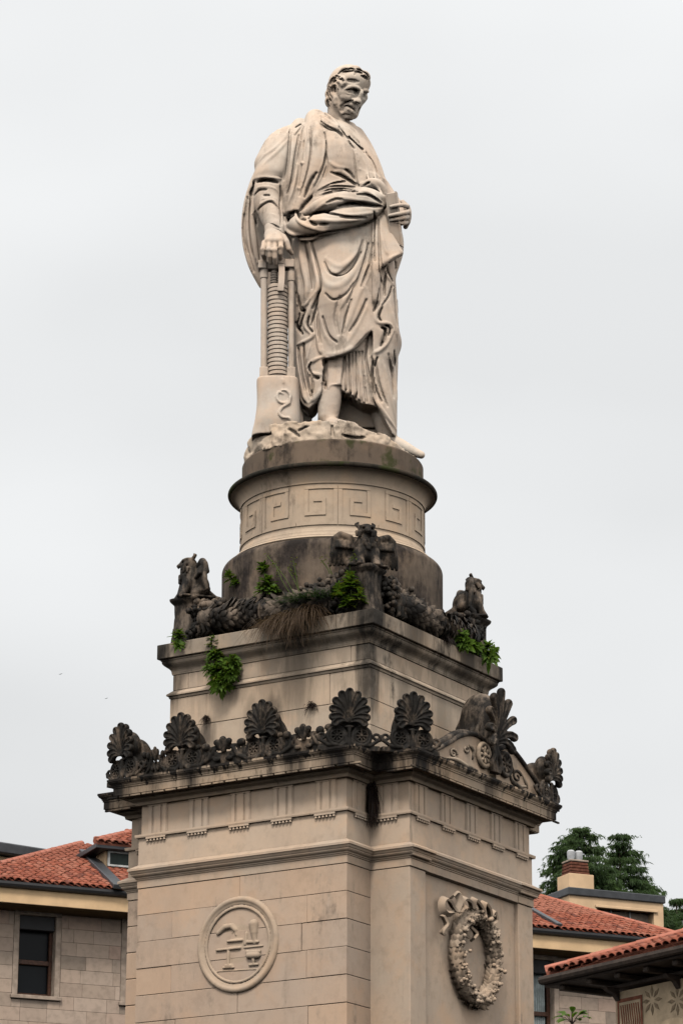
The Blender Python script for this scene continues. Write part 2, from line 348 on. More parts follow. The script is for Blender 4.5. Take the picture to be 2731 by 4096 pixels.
def triglyph(l, r, out, along):
    p = lrz(l, r, 8.322)-out*.018+out*.014
    t = putm('triglyph', TM, face_frame(p, out, along), pier)
    q = putm('regula', RM, face_frame(lrz(l, r, 8.284), out, along), pier)
    for k in range(6):
        g = bpy.data.objects.new('gutta', GM); COL.objects.link(g); g.parent = q; g.location = ((k-2.5)*.0405, 0, .004)
for k in range(-2, 3):
    triglyph(PF, k*.494-.01, NL, NR); triglyph(k*-.494+.0, PF, NR, -NL)
triglyph((PF+PB)/2-.02, PB, NR, -NL); triglyph(PB, (PF+PB)/2-.03, NL, NR); triglyph(PB, -(PF+PB)/2, NL, NR)
# main cornice
bd = MB(); sweep(bd, arms, [(-.02, 8.612), (.03, 8.612), (.034, 8.632)]+arc(.036, 8.634, .085, 8.672)+[(.09, 8.674), (.09, 8.686), (.17, 8.692)]); bd.build('bed_moulding', M['soffit'], pier)
co = MB(); sweep(co, arms, [(.13, 8.693), (.180, 8.694), (.180, 8.702), (.190, 8.703), (.190, 8.775), (.198, 8.777), (.198, 8.792), (.205, 8.793)]+arc(.205, 8.795, .232, 8.838, 5)+[(.238, 8.840), (.238, 8.862), (.21, 8.866), (-.3, 8.90)])
co.build('cornice', M['cornice'], pier)
# small blocks along the lower edge of the corona
DM = MB().box((0, 0, 0), (.060, 0, 0), (0, .012, 0), (0, 0, .009), .003).mesh('dentil'); DM.materials.append(M['cornice'])
for k in range(-10, 11):
    s = k*.142+random.uniform(-.006, .006)
    for l, r, out, al in ((PF+.180, s, NL, NR), (s, PF+.180, NR, -NL)):
        putm('dentil', DM, face_frame(lrz(l, r, 8.687), out, al), pier)
for k in range(3):
    s = PB+.30+.05+k*.1
    for l, r, out, al in ((s, PB+.180, NR, -NL), (PB+.180, s, NL, NR), (PB+.180, -s, NL, NR)):
        putm('dentil', DM, face_frame(lrz(l, r, 8.683), out, al), pier)
# ================================================================ attic block with its own cornice
attic = empty('attic_block', (0, 0, 8.9), 'square upper stone block with a thin ledge and projecting cornice below the drum', 'pedestal')
A0, A1h = 1.197, 1.176
c = MB(); sweep(c, lambda o: square(o, A0), [(-.03, 8.70), (-.03, 9.84), (-.06, 9.85), (-.06, 10.2)]); c.build('core', M['attic'], attic)
def attic_course(z0, z1, jl, jr, A):
    """one course: joints jl on the left face (r), jr on the right face (l); the near corner stone is shared"""
    e = [-A]+jl+[A]
    for k in range(len(e)-1):
        d = .25 if k < len(e)-2 else A-(jr[0] if jr else A-.4)
        MB().lbox(A-max(.02, d), A+random.uniform(-.004, .003), e[k]+.001, e[k+1]-.001, z0+.001, z1-.001, .005).build('ashlar_block', M['attic'], attic)
    e = ([jr[0] if jr else A-.4]+list(jr[1:])+[-A])
    for k in range(len(e)-1):
        MB().lbox(e[k+1]+.001, e[k]-.001, A-.25, A+random.uniform(-.004, .003), z0+.001, z1-.001, .005).build('ashlar_block', M['attic'], attic)
jl = lambda x, y, A: onL(x, y, A)[0]
jr = lambda x, y, A: onR(x, y, A)[0]
attic_course(9.905, 10.07, [jl(754, 2720, A1h), jl(1402, 2600, A1h)], [jr(1560, 2610, A1h)], A1h)
attic_course(9.50, 9.815, [jl(825, 2840, A0), jl(1318, 2720, A0)], [jr(1728, 2790, A0)], A0)
attic_course(9.235, 9.50, [jl(700, 3000, A0), jl(1120, 2900, A0)], [jr(1580, 2830, A0)], A0)
attic_course(8.9, 9.235, [jl(900, 3000, A0)], [jr(1700, 2900, A0)], A0)
lg = MB(); sweep(lg, lambda o: square(o, A0), [(-.02, 9.816), (.004, 9.818), (.01, 9.838), (.027, 9.846), (.027, 9.862), (-.021, 9.905)]); lg.build('ledge', M['attic'], attic)
ac = MB(); sweep(ac, lambda o: square(o, A1h), [(-.02, 10.071), (.008, 10.072), (.010, 10.088)]+arc(.012, 10.09, .085, 10.205, 8)+[(.092, 10.207), (.092, 10.224)]); ac.build('cornice_moulding', M['attic_cornice'], attic)
# fascia in separate stones
for (a, b) in ((-1.30, -.62), (-.62, .10), (.10, .86), (.86, 1.30)):
    MB().lbox(.80 if b < 1.2 else .5, 1.30, a+.0012, b-.0012, 10.226, 10.379, .006).build('cornice_stone', M['attic_cornice'], attic)
for (a, b) in ((-.2, .5), (-.8, -.2), (-1.30, -.8)):
    MB().lbox(a+.0012, b-.0012, .87, 1.30, 10.226, 10.379, .006).build('cornice_stone', M['attic_cornice'], attic)
MB().lbox(-1.28, .80, -1.30, .87, 10.23, 10.37, 0).build('cornice_bed', M['attic_cornice'], attic)
# ================================================================ socle under the drum
socle = empty('drum_socle', (0, 0, 10.38), 'low dark square socle with fluted corner piers under the drum', 'pedestal')
s = MB(); sweep(s, lambda o: square(o, 1.10), [(0, 10.38), (0, 10.74), (.012, 10.745), (.012, 10.785), (-.02, 10.79)]); s.build('socle_block', M['socle'], socle)
# ================================================================ drum
drum = empty('round_drum', (0, 0, 10.7), 'round stone drum with a carved fret band and dark mossy top rim', 'pedestal')
def lathe(prof, name, mat, n=128): return MB().lathe(prof, n).build(name, mat, drum, angle=.5)
lathe([(1.150, 10.6), (1.154, 11.24)]+[(1.154-.075*(1-math.cos(t)), 11.24+.085*math.sin(t)) for t in np.linspace(.1, 1.5, 8)]+[(1.0, 11.335)], 'base_drum', M['drum_base'])
lathe([(1.02, 11.33), (1.05, 11.335), (1.066, 11.352), (1.05, 11.372), (1.035, 11.376), (1.035, 11.386)]+[(1.035-.055*math.sin(t), 11.386+.06*(1-math.cos(t))) for t in np.linspace(.2, 1.5, 7)]+[(.972, 11.452), (.968, 11.47), (.964, 11.48)], 'torus_moulding', M['drum'])
lathe([(.962, 11.478), (.962, 11.97)], 'fret_band', M['drum'])
lathe([(.962, 11.955), (.974, 11.956), (.974, 11.972), (.970, 11.974)]+[(.970+.095*(1-math.cos(t)), 11.976+.118*math.sin(t)) for t in np.linspace(0, 1.4, 9)]+[(1.066, 12.098), (1.074, 12.100), (1.076, 12.106)], 'cavetto', M['drum'])
lathe([(1.072, 12.100), (1.09, 12.104)]+[(1.086+.018*math.cos(t), 12.126+.024*math.sin(t)) for t in np.linspace(-1.2, 1.2, 7)]+[(1.07, 12.152), (.93, 12.17)], 'lip', M['drum_lip'])
lathe([(.95, 12.165), (.957, 12.17), (.957, 12.425), (.948, 12.44), (.93, 12.446), (0, 12.446)], 'top_disc', M['drum_cap'])
# raised fret (meander): thin strips bent round the drum, each unit its own piece
def strip(mb, a0, a1, z0, z1, r0=.958, r1=.9725):
    n = max(1, int(abs(a1-a0)/.035)); V = []
    for i in range(n+1):
        a = a0+(a1-a0)*i/n; cs, sn = math.sin(a), -math.cos(a)
        V += [(r0*cs, r0*sn, z0), (r1*cs, r1*sn, z0+.002), (r1*cs, r1*sn, z1-.002), (r0*cs, r0*sn, z1)]
    F = []
    for i in range(n):
        b = 4*i; F += [(b, b+4, b+5, b+1), (b+1, b+5, b+6, b+2), (b+2, b+6, b+7, b+3)]
    F += [(0, 1, 2, 3), (4*n+3, 4*n+2, 4*n+1, 4*n)]
    mb.add(V, F)
FZ0, FZ1 = 11.515, 11.935; fh = FZ1-FZ0; bw = .040; ba = bw/.965
def key_unit(a, flip, w=.50):
    mb = MB(); wa = w/.965
    def H(x0, x1, zt): strip(mb, a+(x0 if not flip else wa-x1), a+(x1 if not flip else wa-x0), zt, zt+bw)
    def Vv(x, z0, z1): strip(mb, a+(x if not flip else wa-x-ba), a+(x+ba if not flip else wa-x), z0, z1)
    z = FZ0; Hh = fh
    Vv(0, z, z+Hh-bw); H(0, wa*.80, z+Hh-bw)
    Vv(wa*.80-ba, z+Hh*.24, z+Hh-bw); H(wa*.28, wa*.80, z+Hh*.24-bw*.1)
    Vv(wa*.28, z+Hh*.24+bw*.8, z+Hh*.62); H(wa*.28, wa*.58, z+Hh*.58)
    H(0, wa*1.0, z-bw*.2)
    mb.build('fret_key', M['drum'], drum)
NK = 14
for k in range(NK): key_unit(-math.pi+2*math.pi*k/NK+.06, k % 2 == 0, 2*math.pi*.965/NK*.985)
# ================================================================ sculpting with a distance field (numpy) + surface nets
PX = 1/374.0                                     # metres per photograph pixel at the statue
class Field:
    def __init__(s, lo, hi, h):
        s.lo = np.array(lo, float); s.h = h; s.n = np.ceil((np.array(hi)-s.lo)/h).astype(int)+1
        s.F = np.full(tuple(s.n), .5, np.float32)
    def region(s, lo, hi):
        a = np.clip(np.floor((np.asarray(lo)-s.lo)/s.h).astype(int), 0, s.n-1); b = np.clip(np.ceil((np.asarray(hi)-s.lo)/s.h).astype(int)+1, 0, s.n)
        sl = tuple(slice(a[i], b[i]) for i in range(3))
        g = [(s.lo[i]+s.h*np.arange(a[i], b[i])).astype(np.float32) for i in range(3)]
        return sl, g[0][:, None, None], g[1][None, :, None], g[2][None, None, :]
    def put(s, sl, d, k, op):
        A = s.F[sl]
        if A.size == 0: return
        if op == 'sub':                                        # smooth max(A, -d) = -smin(-A, d)
            B = -A; h = np.clip(.5+.5*(d-B)/k, 0, 1); s.F[sl] = -(d+(B-d)*h-k*h*(1-h))
        else:
            h = np.clip(.5+.5*(d-A)/k, 0, 1); s.F[sl] = d+(A-d)*h-k*h*(1-h)
    def chain(s, P, R, k=.03, op='add'):
        s.chains([(P, R)], k, op)
    def chains(s, sets, k=.03, op='add'):
        sets = [(np.asarray(P, float), np.broadcast_to(np.asarray(R, float), (len(P),))) for P, R in sets]
        m = max(R.max() for _, R in sets)+k*1.2+2*s.h
        sl, X, Y, Z = s.region(np.min([P.min(0) for P, _ in sets], 0)-m, np.max([P.max(0) for P, _ in sets], 0)+m)
        if s.F[sl].size == 0: return
        D = np.full(s.F[sl].shape, 9., np.float32); lo = np.array([X.flat[0], Y.flat[0], Z.flat[0]])
        for P, R in sets:
            for i in range(max(1, len(P)-1)):
                a = P[i]; b = P[min(i+1, len(P)-1)]; ra = R[i]; rb = R[min(i+1, len(P)-1)]
                mm = max(ra, rb)+k*1.2+2*s.h                                   # only the cells round this segment
                i0 = np.maximum(0, np.floor((np.minimum(a, b)-mm-lo)/s.h).astype(int)); i1 = np.minimum(D.shape, np.ceil((np.maximum(a, b)+mm-lo)/s.h).astype(int)+1)
                if (i1 <= i0).any(): continue
                x, y, z = X[i0[0]:i1[0]]-a[0], Y[:, i0[1]:i1[1]]-a[1], Z[:, :, i0[2]:i1[2]]-a[2]
                ab = b-a; L2 = ab@ab+1e-9; t = np.clip((x*ab[0]+y*ab[1]+z*ab[2])/L2, 0, 1)
                d = np.sqrt((x-t*ab[0])**2+(y-t*ab[1])**2+(z-t*ab[2])**2)-(ra+t*(rb-ra))
                q = D[i0[0]:i1[0], i0[1]:i1[1], i0[2]:i1[2]]; np.minimum(q, d, out=q)
        s.put(sl, D, k, op)
    def ellipsoid(s, c, ax, k=.03, op='add'):
        """ax = three axis vectors with lengths"""
        ax = [np.asarray(a, float) for a in ax]; m = max(np.linalg.norm(a) for a in ax)+k*1.2+2*s.h
        sl, X, Y, Z = s.region(np.asarray(c)-m, np.asarray(c)+m); q = 0; mn = min(np.linalg.norm(a) for a in ax)
        for a in ax:
            l2 = a@a; q = q+(((X-c[0])*a[0]+(Y-c[1])*a[1]+(Z-c[2])*a[2])/l2)**2
        s.put(sl, ((np.sqrt(q)-1)*mn).astype(np.float32), k, op)
    def box(s, c, ax, r=.01, k=.01, op='add'):
        ax = [np.asarray(a, float) for a in ax]; m = sum(np.linalg.norm(a) for a in ax)+k+2*s.h
        sl, X, Y, Z = s.region(np.asarray(c)-m, np.asarray(c)+m); q = 0; inn = None
        for a in ax:
            l = np.linalg.norm(a); u = a/l; e = np.abs((X-c[0])*u[0]+(Y-c[1])*u[1]+(Z-c[2])*u[2])-(l-r)
            q = q+np.maximum(e, 0)**2; inn = e if inn is None else np.maximum(inn, e)
        s.put(sl, (np.sqrt(q)+np.minimum(inn, 0)-r).astype(np.float32), k, op)
    def loft(s, rows, k=.03, p=2.0, cut=None, op='add'):
        """rows: (z, cx, cy, a, b) from low to high; elliptical sections; cut(X,Y,Z) >0 removes"""
        rows = sorted(rows); zs = [r[0] for r in rows]; A = np.array(rows)
        m = k+.05; hi = [(A[:, 1]+A[:, 3]).max()+m, (A[:, 2]+A[:, 4]).max()+m, zs[-1]+m]; lo = [(A[:, 1]-A[:, 3]).min()-m, (A[:, 2]-A[:, 4]).min()-m, zs[0]-m]
        sl, X, Y, Z = s.region(lo, hi); zc = Z.ravel()
        f = [np.interp(zc, zs, A[:, i])[None, None, :] for i in range(1, 5)]
        q = (np.abs((X-f[0])/f[2])**p+np.abs((Y-f[1])/f[3])**p)**(1/p)
        d = (q-1)*np.minimum(f[2], f[3]); d = np.maximum(d, np.maximum(Z-zs[-1], zs[0]-Z))
        if cut is not None: d = np.maximum(d, cut(X, Y, Z))
        s.put(sl, d.astype(np.float32), k, op)
    def sample(s, P):
        q = (np.asarray(P)-s.lo)/s.h; q = np.clip(q, 0, s.n-1.001); i = q.astype(int); t = q-i; o = 0
        for dx in (0, 1):
            for dy in (0, 1):
                for dz in (0, 1):
                    w = np.where(dx, t[..., 0], 1-t[..., 0])*np.where(dy, t[..., 1], 1-t[..., 1])*np.where(dz, t[..., 2], 1-t[..., 2])
                    o = o+w*s.F[i[..., 0]+dx, i[..., 1]+dy, i[..., 2]+dz]
        return o
    def hit(s, px, py):
        d = ray(px, py); y0, y1 = s.lo[1]+.01, s.lo[1]+s.h*(s.n[1]-1)-.01
        ys = np.arange(y0, y1, s.h*.6); P = CP+d[None, :]*((ys-CP[1])/d[1])[:, None]; v = s.sample(P)
        w = np.where(v < 0)[0]
        return P[w[0]] if len(w) else None
    def grad(s, P):
        e = s.h*1.5; g = np.array([s.sample(P+np.eye(3)[i]*e)-s.sample(P-np.eye(3)[i]*e) for i in range(3)]); return g/(np.linalg.norm(g)+1e-9)
    def stroke(s, pts, w, h, k=None, op='add', taper=.35, dense=9, w2=None):
        """a ridge (add) or groove (sub) drawn over the surface: pts in photograph pixels, w radius and h height in pixels"""
        pts = np.array(pts, float); 
        if len(pts) > 2: pts = catmull(pts, max(2, int(np.linalg.norm(np.diff(pts, axis=0), axis=1).mean()/dense)))
        elif len(pts) == 2: pts = pts[0]+(pts[1]-pts[0])*np.linspace(0, 1, max(2, int(np.linalg.norm(pts[1]-pts[0])/dense)))[:, None]
        H = [s.hit(*p) for p in pts]; ok = [i for i, q in enumerate(H) if q is not None]
        if not ok: return
        ys = np.interp(range(len(pts)), ok, [H[i][1] for i in ok])
        if len(ys) > 4: ys = np.convolve(np.pad(ys, 2, mode='edge'), [.1, .2, .4, .2, .1], 'valid')
        P = []; n = len(pts)
        for i, p in enumerate(pts):
            q = atY(p[0], p[1], ys[i]); g = s.grad(q); v = -ray(*p); v = v/np.linalg.norm(v)
            nn = g*.55+v*.6; nn /= np.linalg.norm(nn)+1e-9; P.append((q, nn))
        if n > 3:                                          # steady the direction along the stroke
            NNs = np.array([b for _, b in P]); NNp = np.pad(NNs, ((3, 3), (0, 0)), mode='edge'); NNs = sum(NNp[j:j+n]*w_ for j, w_ in enumerate((.06, .12, .2, .24, .2, .12, .06)))
            NNs /= np.linalg.norm(NNs, axis=1)[:, None]+1e-9; P = [(q, NNs[i]) for i, (q, _) in enumerate(P)]
        t = np.linspace(0, 1, n) if n > 1 else np.array([.5])
        tp = taper+(1-taper)*np.clip(np.minimum(t, 1-t)*4.5, 0, 1) if n > 2 else np.ones(n)
        ww = np.interp(t, np.linspace(0, 1, len(w)), w) if hasattr(w, '__len__') else np.full(n, float(w))
        R = ww*tp*PX; hh = h*tp*PX*(1.3 if op == 'add' else 2.0)
        qk = .5 if op == 'add' else .8; kk = min(k*(1 if op == 'add' else 1.6), max(ww.mean()*PX*qk, s.h*.6)) if k is not None else max(ww.mean()*PX*(.42 if op == 'add' else .9), s.h*.6)
        if op == 'add': s.chain([q+nn*(hh[i]-R[i]) for i, (q, nn) in enumerate(P)], R, kk, op)
        else:                                              # a V-shaped cut from above the surface down to its depth
            sets = []
            for f, rf in ((-.7, 1.15), (.0, 1.), (.5, .8), (1., .55)):
                sets.append(([q-nn*(f*(hh[i]-R[i]*.55) if f > 0 else f*R[i]) for i, (q, nn) in enumerate(P)], np.maximum(R*rf, s.h*1.05)))
            s.chains(sets, kk, op)
    def ridge(s, w, h, *pts, **kw): s.stroke(pts, w, h, **kw)
    def groove(s, w, h, *pts, **kw): s.stroke(pts, w, h, op='sub', **kw)
    def mesh(s):
        F = s.F.copy(); F[0] = F[-1] = .3; F[:, 0] = F[:, -1] = .3; F[:, :, 0] = F[:, :, -1] = .3
        I = F < 0; nx, ny, nz = F.shape
        c = np.zeros((nx-1, ny-1, nz-1), np.int8)
        for dx in (0, 1):
            for dy in (0, 1):
                for dz in (0, 1): c += I[dx:nx-1+dx, dy:ny-1+dy, dz:nz-1+dz]
        act = np.argwhere((c > 0) & (c < 8)); idx = np.full(c.shape, -1, np.int32); idx[tuple(act.T)] = np.arange(len(act))
        acc = np.zeros((len(act), 3)); cnt = np.zeros(len(act))
        cor = [(dx, dy, dz) for dx in (0, 1) for dy in (0, 1) for dz in (0, 1)]
        val = {k: F[act[:, 0]+k[0], act[:, 1]+k[1], act[:, 2]+k[2]] for k in cor}
        for a in cor:
            for ax in range(3):
                if a[ax]: continue
                b = list(a); b[ax] = 1; b = tuple(b); va, vb = val[a], val[b]; m = (va < 0) != (vb < 0)
                t = np.where(m, va/np.where(m, va-vb, 1), 0); p = np.array(a)[None, :]+t[:, None]*(np.array(b)-np.array(a))[None, :]
                acc += p*m[:, None]; cnt += m
        V = s.lo+(act+acc/cnt[:, None])*s.h
        Q = []
        for ax in range(3):
            sa = [slice(1, -1)]*3; sb = [slice(1, -1)]*3; sa[ax] = slice(0, -1); sb[ax] = slice(1, None)
            A, B = I[tuple(sa)], I[tuple(sb)]; e = np.argwhere(A != B); fl = A[tuple(e.T)]
            off = np.array([1, 1, 1]); off[ax] = 0; e = e+off; u, v = [(1, 2), (2, 0), (0, 1)][ax]
            def cell(du, dv):
                q = e.copy(); q[:, u] -= du; q[:, v] -= dv; return idx[q[:, 0], q[:, 1], q[:, 2]]
            q = np.stack([cell(1, 1), cell(0, 1), cell(0, 0), cell(1, 0)], 1); q[~fl] = q[~fl][:, ::-1]; Q.append(q)
        return V, np.concatenate(Q)
    def rough(s, amp, scales=(.11, .05, .024), seed=3):
        r = np.random.RandomState(seed); 
        for j, sc in enumerate(scales):
            m = np.ceil(s.n*s.h/sc).astype(int)+2; G = r.rand(*m).astype(np.float32)-.5
            for ax in range(3):
                q = np.arange(s.n[ax])*s.h/sc; i = q.astype(int); t = (q-i).astype(np.float32); t = t*t*(3-2*t)
                sh = [1, 1, 1]; sh[ax] = -1; t = t.reshape(sh); G = np.take(G, i, ax)*(1-t)+np.take(G, i+1, ax)*t
            s.F += G*amp*2*(.55**j)
def catmull(p, m):
    p = np.vstack([2*p[0]-p[1], p, 2*p[-1]-p[-2]]); out = []
    for i in range(1, len(p)-2):
        for j in range(m):
            t = j/m; a, b, c, d = p[i-1], p[i], p[i+1], p[i+2]
            out.append(.5*((2*b)+(c-a)*t+(2*a-5*b+4*c-d)*t*t+(3*b-a-3*c+d)*t**3))
    out.append(p[-2]); return np.array(out)
def field_mesh(name, fields):
    VV = []; QQ = []; b = 0
    for f in fields:
        V, Q = f.mesh(); VV.append(V); QQ.append(Q+b); b += len(V)
    V = np.concatenate(VV); Q = np.concatenate(QQ)
    me = bpy.data.meshes.new(name); me.vertices.add(len(V)); me.vertices.foreach_set('co', V.astype(np.float32).ravel())
    me.loops.add(len(Q)*4); me.loops.foreach_set('vertex_index', Q.astype(np.int32).ravel())
    me.polygons.add(len(Q)); me.polygons.foreach_set('loop_start', np.arange(0, len(Q)*4, 4, dtype=np.int32))
    me.polygons.foreach_set('use_smooth', np.ones(len(Q), bool)); me.update(calc_edges=True); me.validate(verbose=False); return me
# ================================================================ the marble statue
statue = empty('marble_statue', (0, -.25, 12.45), 'pale marble statue of a robed standing man with his hand on a column of discs', 'statue')
def C1(x, y): return (900+.574*x, 220+.574*y)
def C2(x, y): return (900+.574*x, 900+.574*y)
def C3(x, y): return (1480+.17*x, 720+.17*y)
def C4(x, y): return (1160+.2806*x, 660+.2806*y)
def C5(x, y): return (960+.2296*x, 430+.2296*y)
def CH_(x, y): return (1020+.1403*x, 880+.1403*y)
def HD(x, y): return (1280+.1531*x, 250+.1531*y)
def S(p, Y): return atY(p[0], p[1], Y)
def pl(f, *pts): return [f(x, y) for x, y in pts]
def rows_px(*rs):
    o = []
    for py, xl, xr, cy, b in rs:
        a, c = atY(xl, py, cy), atY(xr, py, cy); o.append(((a[2]+c[2])/2, (a[0]+c[0])/2, cy, (c[0]-a[0])/2, b))
    o = np.array(sorted(o)); return [tuple(r) for r in catmull(o, 5)]
def line_z(pts, Y):
    q = sorted([(S(p, Y)[0], S(p, Y)[2]) for p in pts]); xs = [a for a, _ in q]; zs = [b for _, b in q]
    return lambda X: np.interp(X, xs, zs)
def make_figure():
    B = Field((-1.06, -.98, 12.42), (1.04, .42, 16.75), .0105)
    def ch(pts, R, k=.04, op='add'):
        q = np.array([(*p, r) for p, r in zip(pts, R if hasattr(R, '__len__') else [R]*len(pts))], float)
        if len(q) > 2: q = catmull(q, 4)
        B.chain([S((p[0], p[1]), p[2]) for p in q], [max(.004, p[3]*PX) for p in q], k, op)
    rg, gv = B.ridge, B.groove
    # ---- cloak hanging behind
    B.loft(rows_px((500, 1180, 1420, .02, .16), (560, 1105, 1462, .0, .24), (640, 1048, 1500, .0, .28), (720, 1004, 1530, .02, .29), (800, 980, 1560, .04, .29), (880, 970, 1590, .05, .29), (950, 974, 1612, .06, .28), (1010, 985, 1612, .06, .27), (1060, 1003, 1598, .06, .26), (1104, 1022, 1584, .06, .25), (1150, 1045, 1582, .06, .24), (1250, 1120, 1586, .05, .26)), .03, 2.3)
    B.loft(rows_px((1200, 1120, 1584, .02, .28), (1400, 1175, 1592, .0, .30), (1560, 1215, 1588, .0, .30), (1640, 1290, 1588, .02, .26), (1735, 1330, 1585, .04, .2)), .03, 2.3)
    ch([(1200, 1420, -.22), (1212, 1560, -.20), (1222, 1690, -.16), (1226, 1740, -.16)], [34, 32, 26, 24], .03)
    ch([(1186, 1480, -.34), (1196, 1620, -.32), (1206, 1735, -.30)], [14, 14, 12], .02)
    # ---- legs
    ch([(1330, 1480, -.42), (1318, 1600, -.44), (1312, 1668, -.46)], [42, 46, 40], .03)
    ch([(1300, 1690, -.40), (1340, 1700, -.58), (1395, 1704, -.72)], [26, 27, 17], .04)
    ch([(1520, 1500, -.20), (1528, 1650, -.22), (1545, 1740, -.22)], [46, 42, 34], .03)
    ch([(1552, 1762, -.20), (1600, 1782, -.26), (1650, 1806, -.30), (1684, 1820, -.33)], [30, 27, 20, 15], .04)
    # ---- under robe, pleated, ends above the ankles
    hem_in = line_z([(1180, 1560), (1310, 1562), (1325, 1547), (1362, 1538), (1368, 1562), (1410, 1586), (1450, 1610), (1505, 1622), (1600, 1640)], -.50)
    B.loft(rows_px((1250, 1240, 1540, -.22, .30), (1450, 1290, 1530, -.22, .31), (1680, 1296, 1525, -.22, .31)), .012, 2.4, cut=lambda X, Y, Z: np.where(Y < .1, hem_in(X)-Z, -1))
    # strip nearer the viewer
    for u in np.linspace(0, 1, 7): ch([(1318+u*46, 1370, -.50+.03*u), (1314+u*52, 1540-6*u, -.52+.02*math.sin(u*6))], [8, 8], .010)
    for u in np.linspace(0, 1, 4): ch([(1300+u*20, 1440, -.44), (1296+u*22, 1568-8*u, -.44)], [9, 9], .012)
    for i, x in enumerate((832, 858, 884, 908, 932, 956)): gv(4.2+i % 3, 4+1.5*(i % 2), *pl(C2, (x, 885), (x+8, 1040), (x+10+10*(i % 3), 1235)), taper=.9)
    gv(5, 6, *pl(C2, (828, 900), (826, 1010), (815, 1110)))
    rg(5, 4, *pl(C2, (715, 1150), (735, 1118), (800, 1108)), k=.01)
    rg(5, 4, *pl(C2, (808, 1130), (830, 1165), (900, 1205), (960, 1240), (1040, 1255)), k=.01)
    for q in ((976, 1044), (980, 1125), (975, 1210)): B.chain([B.hit(*C2(*q))], 5*PX, .01) if B.hit(*C2(*q)) is not None else None
    # ---- mantle skirt: one thick mass cut by its wavy front hem
    hem = line_z([(1150, 1600), (1190, 1560), (1213, 1600), (1236, 1619), (1262, 1600), (1285, 1560), (1296, 1433), (1335, 1429), (1376, 1414), (1405, 1400), (1434, 1370), (1462, 1338), (1488, 1316), (1494, 1470), (1502, 1580), (1530, 1645), (1560, 1695), (1592, 1735)], -.60)
    B.loft(rows_px((730, 1185, 1540, -.18, .31), (800, 1170, 1545, -.2, .34), (900, 1165, 1556, -.2, .37), (1000, 1170, 1566, -.2, .40), (1100, 1166, 1574, -.2, .42), (1200, 1164, 1582, -.2, .43), (1320, 1164, 1596, -.2, .43), (1375, 1164, 1606, -.2, .43), (1425, 1164, 1592, -.2, .425), (1480, 1164, 1585, -.2, .42), (1600, 1172, 1588, -.2, .40), (1760, 1190, 1587, -.2, .38)), .012, 2.25,
           cut=lambda X, Y, Z: np.where(Y < -.10, hem(X)-Z, np.where(X < -.15, 13.35-Z, 12.75-Z)))
    # thigh and knee under the cloth
    ch([(1345, 1000, -.46), (1335, 1180, -.54), (1345, 1360, -.50)], [62, 68, 50], .08)
    ch([(1520, 1000, -.36), (1535, 1250, -.40), (1540, 1420, -.38)], [50, 50, 40], .08)
    # ---- torso
    B.loft(rows_px((492, 1235, 1402, -.14, .16), (520, 1190, 1430, -.14, .22), (560, 1150, 1462, -.14, .27), (620, 1140, 1490, -.16, .32), (700, 1150, 1520, -.18, .34), (770, 1170, 1535, -.18, .32), (860, 1170, 1540, -.2, .33)), .04, 2.2)
    ch([(1345, 560, -.30), (1365, 650, -.36), (1360, 720, -.34)], [70, 80, 60], .10)
    # ---- shoulder and mantle sleeve on the viewer's left
    ch([(1180, 522, -.12), (1120, 580, -.16), (1082, 660, -.22)], [30, 58, 66], .05)
    B.loft(rows_px((560, 1090, 1200, -.16, .19), (620, 1053, 1200, -.19, .23), (680, 1024, 1175, -.21, .25), (716, 1012, 1160, -.22, .255), (736, 1008, 1150, -.22, .24)), .02, 2.4)
    # forearm in its shirt sleeve
    ch([(1078, 735, -.30), (1070, 800, -.34), (1085, 860, -.42), (1102, 915, -.50)], [60, 56, 48, 36], .03)
    ch([(1104, 912, -.51), (1107, 936, -.53)], [35, 33], .01)
    # outer cloak edge left of the arm
    ch([(1040, 690, -.12), (1004, 770, -.10), (986, 860, -.05), (986, 960, -.02), (1010, 1060, .0), (1046, 1140, .05)], [20, 18, 17, 17, 17, 10], .03)
    ch([(1018, 790, -.2), (1010, 880, -.18), (1018, 960, -.15), (1030, 1050, -.1)], [10, 10, 12, 8], .02)
    # ---- other arm: cloak over shoulder and upper arm, to the book hand
    ch([(1420, 545, -.10), (1462, 620, -.10), (1495, 700, -.14), (1505, 770, -.2)], [38, 40, 40, 44], .05)
    ch([(1520, 760, -.1), (1570, 830, -.16), (1600, 870, -.22)], [44, 42, 34], .04)
    # ---- sash: rolls of cloth across the waist
    ch([(1172, 898, -.50), (1230, 906, -.60), (1310, 895, -.66), (1400, 868, -.64), (1480, 842, -.58), (1522, 818, -.52)], [34, 42, 44, 44, 38, 26], .02)
    ch([(1225, 850, -.56), (1290, 820, -.64), (1380, 800, -.68), (1470, 795, -.62), (1530, 800, -.52)], [16, 30, 36, 34, 22], .02)
    ch([(1405, 775, -.56), (1450, 770, -.62), (1500, 786, -.58), (1536, 812, -.50)], [14, 22, 24, 16], .015)
    ch([(1455, 742, -.50), (1490, 735, -.52), (1520, 752, -.48), (1536, 800, -.44)], [16, 24, 24, 16], .015)
    ch([(1140, 880, -.40), (1150, 915, -.46), (1190, 938, -.54), (1240, 946, -.58), (1290, 938, -.58)], [14, 18, 20, 18, 10], .012)
    # ---- lapel: long flap of the cloak over the chest
    ch([(1262, 480, -.16), (1268, 560, -.34), (1262, 640, -.40), (1248, 720, -.42), (1222, 790, -.42), (1194, 842, -.42)], [44, 54, 58, 52, 38, 26], .012)
    ch([(1200, 505, -.12), (1190, 620, -.30), (1170, 740, -.33), (1158, 850, -.38)], [34, 50, 48, 26], .02)
